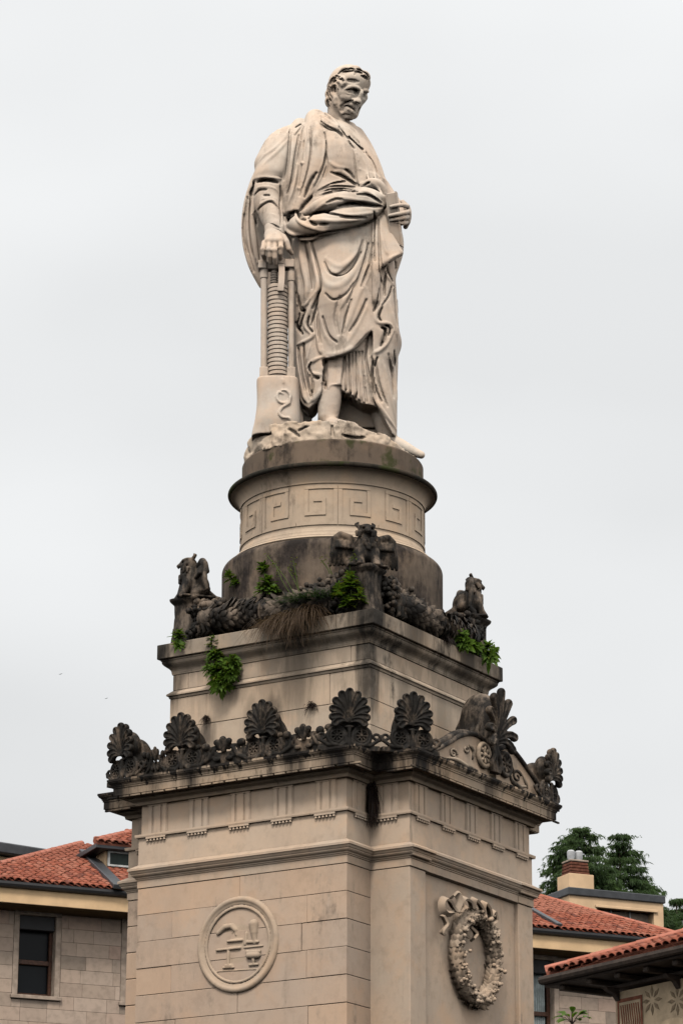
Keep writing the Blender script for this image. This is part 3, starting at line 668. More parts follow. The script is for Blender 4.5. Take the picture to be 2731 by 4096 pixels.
    # ---- collar
    def sheet(pts, r, k=.006):
        P = [S((p[0], p[1]), p[2]) for p in pts]
        for u in np.linspace(0, 1, 9):
            for a0, a1, b0, b1 in ((0, 1, 3, 2),): B.chain([P[0]*(1-u)+P[3]*u, P[1]*(1-u)+P[2]*u], r*PX, k)
    sheet([(1280, 448, -.20), (1340, 480, -.36), (1352, 516, -.47), (1290, 490, -.43)], 6)
    sheet([(1340, 480, -.36), (1374, 540, -.42), (1378, 548, -.44), (1352, 516, -.47)], 6)
    sheet([(1394, 512, -.30), (1384, 545, -.42), (1400, 552, -.44), (1432, 570, -.40)], 5)
    # ---- flap hanging from the sash on the right
    for u in np.linspace(0, 1, 8):
        x1 = 1512+u*86; y1 = 1062-u*50
        ch([(1514+u*10, 838, -.50), (1514+u*46, 940, -.56+.04*u), (x1, y1, -.61+.07*u)], [9, 13, 15], .012)
    ch([(1500, 850, -.50), (1502, 960, -.56), (1503, 1080, -.60), (1503, 1200, -.60)], [10, 16, 18, 14], .02)
    B.F[:] = np.maximum(B.F, -2)
    # =========== strokes: folds
    # shoulder / sleeve
    for w, h, p in ((9, 5, ((860, 360), (760, 560), (600, 720), (440, 840), (330, 960))), (8, 4, ((540, 500), (480, 660), (440, 780))), (9, 5, ((840, 560), (700, 720), (560, 860), (400, 1010))), (7, 3, ((700, 420), (640, 520), (590, 640)))): rg(w, h, *pl(C5, *p))
    for w, h, p in ((6, 7, ((875, 430), (860, 640), (840, 860), (800, 1100), (770, 1260))), (6, 8, ((1020, 480), (990, 660), (960, 860), (930, 1060), (890, 1300), (830, 1500))), (5, 5, ((1055, 590), (1030, 760), (1000, 960))), (4, 4, ((1110, 590), (1105, 740))), (3, 4, ((1060, 290), (970, 345))), (3, 4, ((1080, 310), (960, 480))), (3, 4, ((1100, 330), (1080, 440), (1070, 560)))): gv(w, h, *pl(C5, *p))
    for w, h, p in ((6, 4, ((930, 420), (915, 640), (900, 860), (880, 1040))), (6, 4, ((1130, 420), (1150, 600), (1120, 900), (1080, 1200), (1010, 1480))), (7, 5, ((1000, 1000), (960, 1250), (900, 1500), (820, 1720))), (6, 4, ((880, 1120), (840, 1300), (780, 1440)))): rg(w, h, *pl(C5, *p))
    # hem of the mantle sleeve with the deep shadow under it
    rg(7, 6, *pl(C5, (230, 1260), (330, 1225), (500, 1225), (640, 1240), (720, 1250)), k=.012)
    gv(9, 14, *pl(C5, (290, 1300), (400, 1265), (560, 1275), (660, 1310)), k=.01)
    gv(7, 10, *pl(C5, (280, 1310), (210, 1420), (180, 1520)), k=.01)
    # shirt sleeve wrinkles
    for w, h, p in ((6, 5, ((230, 1500), (330, 1400), (460, 1385), (600, 1420), (690, 1520))), (5, 4, ((200, 1880), (300, 1740), (400, 1660), (530, 1610), (620, 1650), (690, 1780))), (4, 3, ((350, 1610), (520, 1570))), (4, 3, ((560, 1560), (640, 1600), (680, 1680))), (3, 2.5, ((500, 1860), (580, 1860), (650, 1940)))): rg(w, h, *pl(C5, *p))
    for w, h, p in ((4, 4, ((240, 1540), (340, 1440), (460, 1430))), (4, 4, ((300, 1800), (400, 1700), (530, 1640), (640, 1720), (690, 1850))), (3, 3, ((420, 1530), (510, 1530))), (6, 9, ((700, 1380), (715, 1540), (700, 1700), (720, 1900), (715, 2040))), (6, 8, ((300, 1820), (270, 1960), (280, 2040)))): gv(w, h, *pl(C5, *p))
    gv(3, 3.5, *pl(CH_, (260, 370), (420, 300), (600, 290), (730, 350)), k=.008); gv(2.5, 2.5, *pl(CH_, (230, 200), (400, 140), (560, 160), (700, 230)), k=.008)
    for w, h, p in ((6, 5, ((990, 790), (980, 890), (988, 990), (1014, 1085))), (5, 5, ((1006, 775), (1000, 880), (1008, 985), (1028, 1060))), (4, 4, ((978, 860), (976, 930), (990, 1010)))): gv(w, h, *p)
    # lapel edge and chest
    gv(5, 8, *pl(C1, (690, 540), (703, 640), (695, 740), (660, 840), (620, 930)), k=.01)
    rg(5, 4, *pl(C1, (655, 480), (685, 560), (692, 640), (680, 740), (650, 820)), k=.01)
    gv(4, 5, *pl(C1, (590, 500), (598, 620), (588, 740), (560, 860), (520, 980)))
    rg(5, 4, *pl(C1, (575, 500), (578, 620), (568, 740), (548, 840)))
    gv(8, 12, *pl(C5, (1330, 1140), (1250, 1250), (1180, 1400), (1130, 1560)), k=.015)
    rg(6, 5, *pl(C5, (1380, 1130), (1340, 1300), (1270, 1450), (1180, 1580)))
    gv(8, 14, *pl(C5, (1250, 1560), (1120, 1700), (1050, 1800)), k=.015)
    # collar edges
    gv(4.5, 8, *pl(C1, (668, 478), (720, 515), (780, 530)), k=.008); gv(4, 6, *pl(C1, (790, 520), (845, 585), (900, 650)), k=.008)
    gv(4, 7, *pl(C1, (850, 570), (890, 595), (935, 640), (970, 680)), k=.008)
    rg(4, 4, *pl(C1, (690, 480), (780, 515), (845, 570)), k=.008)
    rg(9, 7, (1284, 462), (1312, 484), (1350, 512), k=.008, taper=.7); rg(7, 7, (1300, 452), (1338, 486), (1366, 528), k=.008, taper=.6); rg(7, 7, (1394, 518), (1408, 542), (1434, 566), k=.008, taper=.6)
    gv(4.5, 9, (1282, 486), (1310, 506), (1348, 526), (1376, 552), k=.006, taper=.7); gv(4, 8, (1396, 548), (1420, 574), (1450, 600), k=.006, taper=.7)
    gv(4, 6, (1356, 505), (1374, 530), (1384, 552), k=.006)
    for q in ((1085, 960), (1030, 1400)): rg(6, 5, C5(q[0]-12, q[1]), C5(q[0]+12, q[1]+14), k=.006)
    # shirt front: placket, buttons, blouse folds
    gv(2.6, 3.5, *pl(C1, (850, 585), (890, 670), (905, 760), (915, 860), (930, 910)), k=.008)
    for q in ((916, 685), (928, 735), (938, 797), (950, 855)):
        P = B.hit(*C1(*q))
        if P is not None: B.chain([P], 4.2*PX, .008)
    for w, h, p in ((9, 5, ((740, 830), (800, 810), (860, 850), (920, 900))), (9, 4, ((720, 740), (780, 780), (860, 790))), (7, 4, ((990, 690), (1030, 780), (1050, 870))), (6, 3, ((950, 700), (985, 790), (1000, 880)))): rg(w, h, *pl(C1, *p))
    for w, h, p in ((6, 7, ((740, 820), (800, 840), (860, 870), (920, 915))), (6, 6, ((840, 800), (880, 830), (905, 870))), (7, 7, ((700, 660), (705, 760), (690, 850))), (6, 6, ((985, 680), (1040, 760), (1080, 860)))): gv(w, h, *pl(C1, *p))
    # waist band strands
    for i, (a, b, c) in enumerate((((380, 360), (600, 250), (830, 215)), ((360, 390), (600, 290), (960, 300)), ((350, 420), (600, 330), (980, 345)), ((350, 440), (620, 365), (980, 365)))):
        rg(4, 3.5, *pl(C4, a, b, c), k=.008)
        gv(2.6, 3.5, *pl(C4, (a[0]+10, a[1]+14), (b[0], b[1]+18), (c[0]-20, c[1]+14)), k=.006)
    gv(5, 7, *pl(C4, (690, 125), (800, 185), (900, 250), (980, 300)), k=.01)
    gv(3.5, 6, *pl(C4, (620, 365), (800, 372), (960, 375)), k=.008)
    # sash
    for w, h, p in ((9, 6, ((300, 690), (480, 560), (700, 480), (950, 500), (1200, 540), (1340, 590))), (8, 5, ((150, 800), (300, 890), (450, 930), (580, 910))), (9, 6, ((280, 790), (450, 790), (650, 800), (900, 780), (1100, 740))), (8, 5, ((640, 690), (850, 720), (1050, 700), (1250, 670))), (7, 5, ((960, 370), (1100, 390), (1220, 470), (1340, 560))), (6, 4, ((1060, 300), (1150, 250), (1260, 340), (1330, 460)))): rg(w, h, *pl(C4, *p), k=.014)
    for w, h, p in ((9, 13, ((690, 590), (850, 560), (1000, 560), (1200, 580), (1300, 590))), (7, 11, ((265, 760), (340, 700), (430, 680), (600, 690), (750, 730))), (8, 12, ((280, 800), (330, 840), (380, 850))), (6, 7, ((420, 850), (540, 850))), (6, 7, ((960, 420), (1080, 420), (1200, 470), (1300, 540))), (5, 7, ((1050, 300), (1100, 260), (1130, 250))), (6, 6, ((720, 740), (900, 750), (1080, 760))), (7, 7, ((520, 540), (640, 490), (740, 490)))): gv(w, h, *pl(C4, *p), k=.012)
    # shadow gap under the sash
    gv(8, 13, *pl(C4, (400, 985), (560, 965), (760, 930), (950, 880), (1100, 830), (1220, 770)), k=.012)
    gv(9, 16, *pl(C4, (20, 1050), (130, 1040), (280, 1030), (380, 1000)), k=.012)
    gv(10, 18, *pl(C1, (425, 1170), (440, 1120), (480, 1095)), k=.012)
    gv(13, 26, *pl(C1, (440, 1160), (470, 1120), (500, 1100)), k=.012); gv(9, 14, *pl(C1, (500, 1090), (520, 1130), (560, 1150)), k=.012); rg(7, 7, *pl(C1, (490, 1090), (500, 1140), (540, 1180), (620, 1215)), k=.01); rg(6, 8, *pl(C1, (410, 1150), (425, 1215), (470, 1250), (560, 1265), (660, 1240)), k=.01)
    # left tubes below the sash
    for w, h, p in ((13, 10, ((520, 95), (545, 280), (575, 430), (560, 540))), (12, 10, ((580, 95), (625, 270), (650, 400), (630, 500), (580, 620), (560, 700), (600, 760))), (9, 7, ((495, 140), (500, 300), (520, 450), (500, 560))), (8, 7, ((500, 545), (540, 570), (590, 530), (640, 450))), (9, 8, ((500, 835), (560, 812), (610, 780), (625, 740))), (10, 8, ((640, 600), (648, 750), (660, 860), (690, 915))), (9, 8, ((690, 915), (630, 940), (580, 985), (600, 1035), (670, 1050), (690, 1100))), (9, 8, ((500, 850), (520, 1000), (550, 1180), (580, 1245))), (9, 7, ((590, 1240), (640, 1195), (675, 1120))), (8, 6, ((600, 820), (580, 900), (565, 960)))): rg(w, h, *pl(C2, *p))
    for w, h, p in ((7, 11, ((552, 110), (590, 300), (610, 440))), (6, 9, ((485, 400), (520, 560), (550, 600))), (7, 11, ((560, 600), (530, 680), (520, 720))), (7, 10, ((650, 480), (625, 600), (600, 700))), (7, 11, ((548, 830), (550, 950), (575, 1100), (600, 1200))), (9, 16, ((685, 945), (690, 1050), (700, 1140))), (6, 8, ((600, 1050), (610, 1130), (600, 1190))), (7, 10, ((490, 680), (515, 730), (540, 760))), (6, 8, ((640, 560), (650, 700), (665, 820)))): gv(w, h, *pl(C2, *p))
    # big front panel
    for w, h, p in ((11, 5, ((660, 330), (720, 420), (800, 420), (900, 320), (980, 180))), (9, 5, ((700, 230), (780, 290), (860, 260), (950, 170))), (9, 6, ((1000, 200), (930, 360), (830, 520), (760, 620))), (9, 6, ((1010, 330), (930, 480), (870, 640), (800, 780))), (8, 5, ((1015, 500), (960, 620), (900, 740), (830, 850))), (9, 7, ((1040, 110), (1042, 300), (1042, 470), (1042, 620))), (7, 6, ((955, 400), (990, 300), (1035, 252))), (7, 6, ((955, 405), (1000, 480), (1015, 600), (1030, 700))), (7, 4, ((700, 900), (800, 895), (900, 850), (970, 780), (1030, 715))), (9, 5, ((660, 600), (690, 720), (730, 830)))): rg(w*1.5, h*.8, *pl(C2, *p))
    for w, h, p in ((8, 7, ((960, 110), (930, 210), (860, 300), (780, 350))), (7, 7, ((1000, 130), (980, 230), (920, 400), (850, 540))), (7, 7, ((1020, 160), (1010, 270), (950, 430))), (6, 7, ((985, 520), (930, 640), (870, 740))), (6, 8, ((1024, 130), (1022, 240))), (5, 9, ((1065, 130), (1075, 300), (1095, 420))), (9, 6, ((800, 500), (770, 640), (790, 760)))): gv(w, h, *pl(C2, *p))
    # zigzag cascade on the right
    rg(8, 7, *pl(C2, (1215, 200), (1150, 235), (1112, 300), (1130, 360), (1178, 425)), k=.012)
    rg(8, 7, *pl(C2, (1178, 425), (1120, 520), (1075, 575), (1048, 630), (1060, 680), (1145, 690), (1175, 735)), k=.012)
    rg(8, 7, *pl(C2, (1175, 735), (1125, 825), (1078, 872), (1030, 905), (1005, 1000), (1020, 1120)), k=.012)
    rg(8, 7, *pl(C2, (1020, 1120), (1060, 1230), (1120, 1330), (1195, 1435)), k=.012)
    gv(11, 20, *pl(C2, (1195, 215), (1200, 250), (1185, 300)), k=.014)
    gv(7, 12, *pl(C2, (1118, 330), (1112, 410), (1110, 490)), k=.012)
    gv(10, 18, *pl(C2, (1090, 715), (1120, 730), (1110, 790), (1085, 840)), k=.014)
    for w, h, p in ((9, 6, ((1080, 900), (1120, 1050), (1150, 1200), (1185, 1360))), (9, 6, ((1150, 560), (1180, 700), (1200, 800))), (8, 6, ((1130, 880), (1150, 960), (1165, 1010))), (8, 6, ((1170, 980), (1185, 1120), (1190, 1280))), (8, 5, ((1090, 60), (1110, 160), (1140, 220)))): rg(w, h, *pl(C2, *p))
    for w, h, p in ((7, 8, ((1050, 950), (1075, 1100), (1130, 1260))), (7, 8, ((1180, 430), (1190, 560), (1200, 700))), (6, 7, ((1140, 900), (1165, 1050), (1175, 1200))), (5, 7, ((1180, 880), (1185, 980)))): gv(w, h, *pl(C2, *p))
    for w, h, p in ((6, 11, ((1140, 260), (1135, 320), (1165, 390))), (6, 10, ((1095, 575), (1072, 630), (1085, 665))), (6, 10, ((1160, 430), (1140, 500), (1095, 560))), (6, 11, ((1060, 925), (1030, 1010), (1040, 1110), (1090, 1230))), (5, 9, ((1120, 700), (1150, 720), (1140, 770))), (6, 9, ((1000, 760), (985, 860), (985, 960), (1010, 1080))), (5, 8, ((1075, 450), (1060, 540), (1035, 600)))): gv(w, h, *pl(C2, *p), k=.008)
    for w, h, p in ((5, 9, ((600, 110), (640, 260), (668, 400), (655, 480), (610, 580))), (5, 9, ((500, 470), (530, 590), (560, 590))), (5, 9, ((585, 640), (578, 700), (610, 745))), (6, 10, ((600, 960), (585, 1000), (620, 1060), (690, 1070))), (5, 8, ((510, 860), (530, 1010), (560, 1150))), (5, 8, ((520, 620), (505, 700), (530, 740)))): gv(w, h, *pl(C2, *p), k=.008)
    for w, h, p in ((5, 7, ((690, 260), (730, 330), (800, 350), (880, 300), (945, 190))), (4, 6, ((700, 480), (760, 520), (840, 480), (920, 380))), (4, 5, ((680, 640), (720, 760), (780, 820))), (4, 6, ((880, 520), (840, 640), (820, 760)))): gv(w, h, *pl(C2, *p), k=.012)
    # flap surface above the cascade
    gv(6, 8, *pl(C3, (90, 760), (110, 1100), (110, 1500), (120, 1900))); gv(5, 6, *pl(C3, (190, 950), (200, 1300), (230, 1800), (270, 2050)))
    rg(6, 5, *pl(C3, (150, 900), (150, 1400), (160, 1900), (170, 2300)))
    # boots: straps
    for a, b in (((664, 1225), (786, 1250)), ((668, 1275), (788, 1295)), ((694, 1325), (790, 1325)), ((700, 1360), (860, 1385))): rg(4, 2.2, C2(*a), C2((a[0]+b[0])/2, (a[1]+b[1])/2+12), C2(*b))
    return B
def make_head():
    Hh = Field((-.25, -.85, 15.98), (.62, .20, 17.22), .0068)
    yaw = math.radians(34); fx = np.array([math.sin(yaw), -math.cos(yaw), 0]); pt = math.radians(-26)
    fwd = fx*math.cos(pt)+ZZ*math.sin(pt); rt = np.array([math.cos(yaw), math.sin(yaw), 0]); up = np.cross(rt, fwd)*1.0
    if up[2] < 0: up = -up
    roll = math.radians(0); 
    c0 = S(HD(735, 640), -.33)
    H = lambda a, b, c: c0+rt*a+fwd*b+up*c
    # neck
    Hh.chain([S((1345, 545), -.16), S((1352, 490), -.22), S((1360, 410), -.28)], [.15, .125, .13], .03)
    Hh.chain([S((1315, 500), -.24), S((1335, 440), -.28)], [.035, .03], .03); Hh.chain([S((1376, 530), -.30), S((1372, 490), -.32)], [.045, .035], .05)
    # skull, face wedge, jaw, chin
    Hh.ellipsoid(H(0, -.02, .03), (rt*.200, fwd*.255, up*.215), .02)
    Hh.ellipsoid(H(0, .10, -.06), (rt*.165, fwd*.155, up*.20), .05)
    Hh.ellipsoid(H(0, .125, -.195), (rt*.118, fwd*.115, up*.14), .05)
    Hh.ellipsoid(H(0, .185, -.275), (rt*.066, fwd*.060, up*.055), .05)
    Hh.ellipsoid(H(0, .17, .085), (rt*.150, fwd*.075, up*.09), .05)
    for sg in (-1, 1):
        Hh.ellipsoid(H(sg*.105, .155, -.085), (rt*.05, fwd*.05, up*.045), .05)
        Hh.chain([H(sg*.145, .02, -.13), H(sg*.125, .07, -.21), H(sg*.06, .16, -.285)], [.035, .035, .035], .05)
    r, g = Hh.ridge, Hh.groove; L = lambda *p: pl(HD, *p)
    # sockets, brows, eyes
    g(9, 6, *L((740, 735), (850, 745), (960, 750)), k=.02); g(11, 7, *L((1110, 850), (1190, 860), (1240, 880)), k=.02)
    g(8, 5, *L((930, 755), (960, 800)), k=.012); g(4, 3, *L((690, 715), (800, 705), (920, 705)), k=.008); g(5, 4, *L((1100, 800), (1180, 790), (1260, 840)), k=.01)
    r(8, 7, *L((650, 700), (760, 650), (880, 630), (980, 665), (1060, 720)), k=.015); r(8, 7, *L((1105, 735), (1190, 730), (1262, 780)), k=.015)
    P = Hh.hit(*HD(790, 775))
    Hh.chain([P+FW*.030], .048, .008); r(3, 2.5, *L((690, 755), (780, 730), (870, 775)), k=.006); r(3, 2, *L((690, 800), (770, 830), (860, 830)), k=.006); r(4, 2.5, *L((640, 860), (740, 890), (830, 880)), k=.012)
    P = Hh.hit(*HD(1150, 900))
    if P is not None: Hh.chain([P+FW*.030], .040, .008)
    # nose
    r([8, 9, 12], 15, *L((1075, 740), (1040, 860), (1000, 990)), k=.02, taper=.8); r(12, 10, *L((960, 1000), (1000, 1020)), k=.015)
    r(9, 7, *L((880, 1000), (900, 1015)), k=.012); g(5, 6, *L((850, 1058), (920, 1060), (1010, 1078)), k=.008)
    g(2.5, 4, *L((860, 985), (845, 1020)), k=.006)
    # cheeks, mouth, chin
    r(14, 5, *L((560, 900), (680, 930), (800, 950)), k=.03); g(5, 4, *L((830, 1000), (740, 1030), (620, 1085), (590, 1180)), k=.012)
    r(9, 5, *L((760, 1080), (850, 1120), (920, 1180)), k=.015); g(3, 5, *L((600, 1220), (640, 1145), (720, 1135), (820, 1190), (910, 1275)), k=.007)
    r(7, 5, *L((690, 1205), (790, 1250), (870, 1320)), k=.012); g(6, 4, *L((600, 1370), (680, 1390), (760, 1380)), k=.015); g(8, 3, *L((540, 1290), (570, 1200), (560, 1120)), k=.02)
    r(13, 6, *L((700, 1420), (800, 1450)), k=.02); g(4, 5, *L((1030, 1180), (1010, 1260), (960, 1330)), k=.01)
    g(7, 4, *L((700, 470), (820, 480), (1000, 500)), k=.03)
    # ear
    r(4.5, 7, *L((340, 900), (305, 780), (320, 640), (390, 560), (460, 590), (475, 680)), k=.007, taper=.8); g(7, 7, *L((385, 640), (375, 720), (400, 760)), k=.01); r(6, 5, *L((340, 860), (370, 890)), k=.008)
    # hair
    r(10, 6, *L((420, 880), (385, 1000), (420, 1150)), k=.02)
    for w, h, p in ((10, 9, ((420, 470), (520, 400), (610, 440), (640, 540), (600, 620))), (8, 8, ((430, 520), (520, 500), (580, 560), (570, 640))), (8, 8, ((330, 540), (360, 430), (440, 350), (540, 330))), (9, 9, ((560, 260), (660, 200), (780, 190), (890, 205), (920, 300))), (9, 9, ((890, 180), (980, 195), (1060, 235), (1100, 290))), (9, 8, ((1080, 240), (1180, 270), (1250, 350), (1280, 470))), (8, 8, ((1090, 320), (1170, 370), (1230, 450))), (9, 7, ((470, 300), (600, 170), (760, 140))), (9, 7, ((760, 150), (900, 130), (1050, 160))), (9, 7, ((380, 340), (270, 520), (200, 700))), (8, 7, ((310, 520), (240, 660), (180, 760))), (9, 8, ((280, 640), (250, 780), (300, 880))), (9, 8, ((200, 720), (190, 860), (260, 1000))), (9, 8, ((250, 880), (210, 1000), (230, 1140))), (8, 7, ((180, 900), (180, 1050), (230, 1170))), (8, 7, ((340, 440), (280, 560), (290, 640)))):
        r(w, h, *L(*p), k=.012, dense=6)
    for w, h, p in ((3, 5, ((470, 300), (560, 220), (680, 170))), (3, 5, ((690, 185), (800, 160), (900, 175))), (3, 5, ((960, 170), (1060, 200), (1140, 250))), (3, 5, ((1130, 240), (1210, 300), (1260, 390))), (3, 5, ((400, 400), (320, 480), (260, 600))), (3, 5, ((350, 380), (270, 480), (215, 620))), (3, 5, ((220, 640), (200, 740), (250, 800))), (3, 5, ((190, 800), (230, 900), (240, 960))), (3, 5, ((185, 980), (205, 1080), (240, 1150))), (3, 5, ((480, 440), (560, 450), (590, 520))), (3, 5, ((520, 350), (480, 400), (430, 420))), (3, 5, ((880, 200), (915, 260), (905, 320))), (3, 4, ((1170, 340), (1220, 400), (1250, 460)))): g(w, h, *L(*p), k=.005, dense=5)
    for w, h, p in ((4, 6, ((560, 245), (680, 240), (870, 225))), (5, 7, ((930, 255), (1000, 245), (1080, 280))), (5, 6, ((1070, 345), (1150, 380), (1230, 440))), (4, 6, ((340, 500), (380, 490), (430, 480))), (4, 5, ((420, 350), (470, 370))), (4, 5, ((230, 700), (240, 820), (300, 900))), (4, 5, ((250, 960), (280, 1010))), (3, 4, ((570, 410), (630, 480)))): g(w, h, *L(*p), k=.007)
    return Hh
def make_hands():
    A = Field((-.86, -.95, 14.35), (-.30, -.30, 15.25), .0075)
    c = lambda pts, R, k=.012: A.chain([S(CH_(p[0], p[1]), p[2]) for p in pts], [r*.1403*PX for r in R] if hasattr(R, '__len__') else R*.1403*PX, k)
    c([(490, 250, -.50), (510, 420, -.54)], [225, 205], .03)
    c([(420, 470, -.56), (380, 600, -.64)], [150, 105], .05); c([(540, 470, -.56), (560, 600, -.66)], [160, 110], .05); c([(640, 470, -.57), (720, 590, -.66)], [150, 105], .05)
    c([(270, 640, -.62), (225, 850, -.68), (225, 980, -.67), (265, 1100, -.62)], [78, 72, 66, 56])
    c([(400, 640, -.64), (395, 840, -.71), (415, 1040, -.69), (445, 1220, -.64)], [78, 76, 68, 56])
    c([(560, 640, -.65), (555, 850, -.72), (565, 1080, -.70), (585, 1245, -.65)], [80, 78, 70, 58])
    c([(735, 600, -.65), (735, 780, -.71), (725, 960, -.69), (720, 1090, -.64)], [82, 74, 66, 58])
    c([(790, 500, -.58), (900, 640, -.62), (960, 830, -.62), (1060, 960, -.58)], [115, 92, 80, 56], .02)
    for q in ((230, 850), (395, 850), (560, 860), (735, 780)): A.ridge(9, 2, CH_(q[0]-30, q[1]), CH_(q[0]+30, q[1]), k=.01)
    L = Field((.40, -.72, 15.0), (.84, -.10, 15.85), .0075)
    c = lambda pts, R, k=.012: L.chain([S(C3(p[0], p[1]), p[2]) for p in pts], [r*.17*PX for r in R] if hasattr(R, '__len__') else R*.17*PX, k)
    c([(880, 660, -.34), (905, 800, -.34), (870, 980, -.32), (830, 1100, -.28)], [70, 80, 80, 60], .03)
    c([(760, 520, -.22), (860, 640, -.26), (880, 900, -.26)], [60, 80, 90], .04)
    c([(880, 620, -.40), (770, 590, -.60), (640, 600, -.67), (490, 625, -.66)], [56, 53, 49, 42])
    c([(900, 740, -.40), (800, 770, -.59), (640, 805, -.65), (450, 840, -.63)], [58, 54, 50, 42])
    c([(885, 870, -.40), (790, 890, -.57), (640, 920, -.62), (480, 950, -.60)], [54, 51, 47, 40])
    c([(860, 1000, -.38), (770, 1015, -.54), (660, 1035, -.59), (560, 1045, -.57)], [50, 46, 42, 36])
    return A, L
figB = make_figure(); figH = make_head(); figA, figL = make_hands()
link('figure', field_mesh('figure', [figB, figH, figA, figL]), M['statue'], statue)
# the book in the crook of the arm
bk = MB(); q0, q1 = S(C3(500, 320), -.60), S(C3(640, 1560), -.42); ax = q0-q1; hl = np.linalg.norm(ax)/2; ax = ax/np.linalg.norm(ax)
sx = np.array([.97, -.10, 0]); sx -= ax*(sx@ax); sx /= np.linalg.norm(sx); sy = np.cross(ax, sx)
bk.box((q0+q1)/2, sx*.054, sy*.10, ax*hl, .006); bo = bk.build('book', M['statue'], statue)
for e in (-1, 1): MB().box((q0+q1)/2+sy*.0+sx*e*.053, sx*.007, sy*.106, ax*(hl+.012), .003).build('book_cover', M['statue'], bo)
# ---- the column of discs with its frame
def make_stump():
    T = Field((-1.06, -.85, 12.5), (-.28, -.12, 13.35), .011)
    T.loft(rows_px((1528, 1030, 1192, -.46, .19), (1536, 1027, 1195, -.46, .205), (1620, 1028, 1199, -.46, .215), (1690, 1020, 1202, -.46, .225), (1738, 1009, 1203, -.44, .225), (1760, 1006, 1206, -.44, .22)), .01, 4)
    T.ridge(5.5, 7, *pl(C2, (405, 1178), (375, 1165), (362, 1195), (375, 1230), (410, 1243), (445, 1228), (455, 1190), (430, 1155), (395, 1152)), k=.008, taper=.7)
    T.ridge(5.5, 7, *pl(C2, (452, 1200), (450, 1240), (400, 1270), (378, 1310), (400, 1340), (445, 1345), (460, 1368)), k=.008, taper=.5)
    T.ridge(7, 5, *pl(C2, (405, 1080), (408, 1100)), k=.01)
    return T
link('stump', field_mesh('stump', [make_stump()]), M['statue'], statue)
YP = -.50
def cyl(name, p0, p1, r, parent, n=20, bev=.006):
    p0, p1 = np.asarray(p0), np.asarray(p1); u = (p1-p0)/np.linalg.norm(p1-p0)
    return MB().tube([p0, p0+u*bev, p1-u*bev, p1], [r-bev, r, r, r-bev], n).build(name, M['statue'], parent, angle=.7)
pile = cyl('disc_column', S(C2(366, 1070), YP), S(C2(366, 430), YP), 36*PX, statue)
zt, zb = S(C2(366, 428), YP), S(C2(366, 1062), YP); nd = 22; dd = (zt-zb)/nd
DMs = MB().tube([(0, 0, .003), (0, 0, .009), (0, 0, np.linalg.norm(dd)-.009), (0, 0, np.linalg.norm(dd)-.003)], [.101, .1085, .1085, .101], 28).mesh('disc')
for k in range(nd):
    p = zb+dd*k; o = link('disc', DMs, M['statue'], pile); o.location = p; o.rotation_euler = (random.uniform(-.02, .02), random.uniform(-.02, .02), 0); o.location.x += random.uniform(-.003, .003)
for x, y0, y1, r in ((272, 1000, 310, 13), (461, 1000, 330, 12)):
    rod = cyl('rod', S(C2(x, 1075), YP-.02), S(C2(x, y1+40), YP-.02), r*PX, statue)
    MB().box((S(C2(x, 1078), YP-.02)+S(C2(x, 995), YP-.02))/2, (17*PX, 0, 0), (0, 17*PX, 0), (0, 0, 24*PX), .008).build('rod_foot', M['statue'], rod)
    cyl('rod_sleeve', S(C2(x, y1+65), YP-.02), S(C2(x, y1-5), YP-.02), (r+3.0)*PX, rod); cyl('rod_tip', S(C2(x, y1-5), YP-.02), S(C2(x-4, y1-95), YP-.02), (r-1)*PX, rod)
screw = cyl('screw', S(C2(343, 450), YP), S(C2(343, 300), YP), 11*PX, statue)
for k in range(7): cyl('screw_ring', S(C2(343, 440-k*17), YP), S(C2(343, 431-k*17), YP), (17-k*.6)*PX, screw, 18, .003)
cl = MB(); 
def cbox(p, q, d, Y, ch=.008): a, b = S(CH_(*p), Y), S(CH_(*q), Y); cl.box((a+b)/2, (abs(b[0]-a[0])/2, 0, 0), (0, d, 0), (0, 0, abs(a[2]-b[2])/2), ch)
cbox((95, 1190), (330, 1430), .06, -.52); cbox((250, 1230), (700, 1440), .05, -.50); cbox((830, 1160), (1120, 1400), .06, -.52); cbox((600, 1230), (900, 1400), .045, -.51); cbox((660, 1110), (830, 1290), .05, -.57)
cl.build('clamp', M['statue'], statue, angle=.4)
st = MB(); pts = [S(CH_(x, y), Y) for x, y, Y in ((745, 1180, -.60), (760, 1350, -.625), (765, 1550, -.635), (752, 1750, -.65), (735, 1900, -.665), (728, 2010, -.66))]
V = []; 
for p in pts: V += [p+np.array([-12*PX, 0, 0]), p+np.array([12*PX, 0, 0]), p+np.array([12*PX, .035, 0]), p+np.array([-12*PX, .035, 0])]
F = [(4*i+a, 4*i+(a+1) % 4, 4*i+4+(a+1) % 4, 4*i+4+a) for i in range(len(pts)-1) for a in range(4)]+[(0, 1, 2, 3), tuple(4*(len(pts)-1)+a for a in (3, 2, 1, 0))]
st.add(V, F).build('contact_strip', M['statue'], statue, angle=.6)
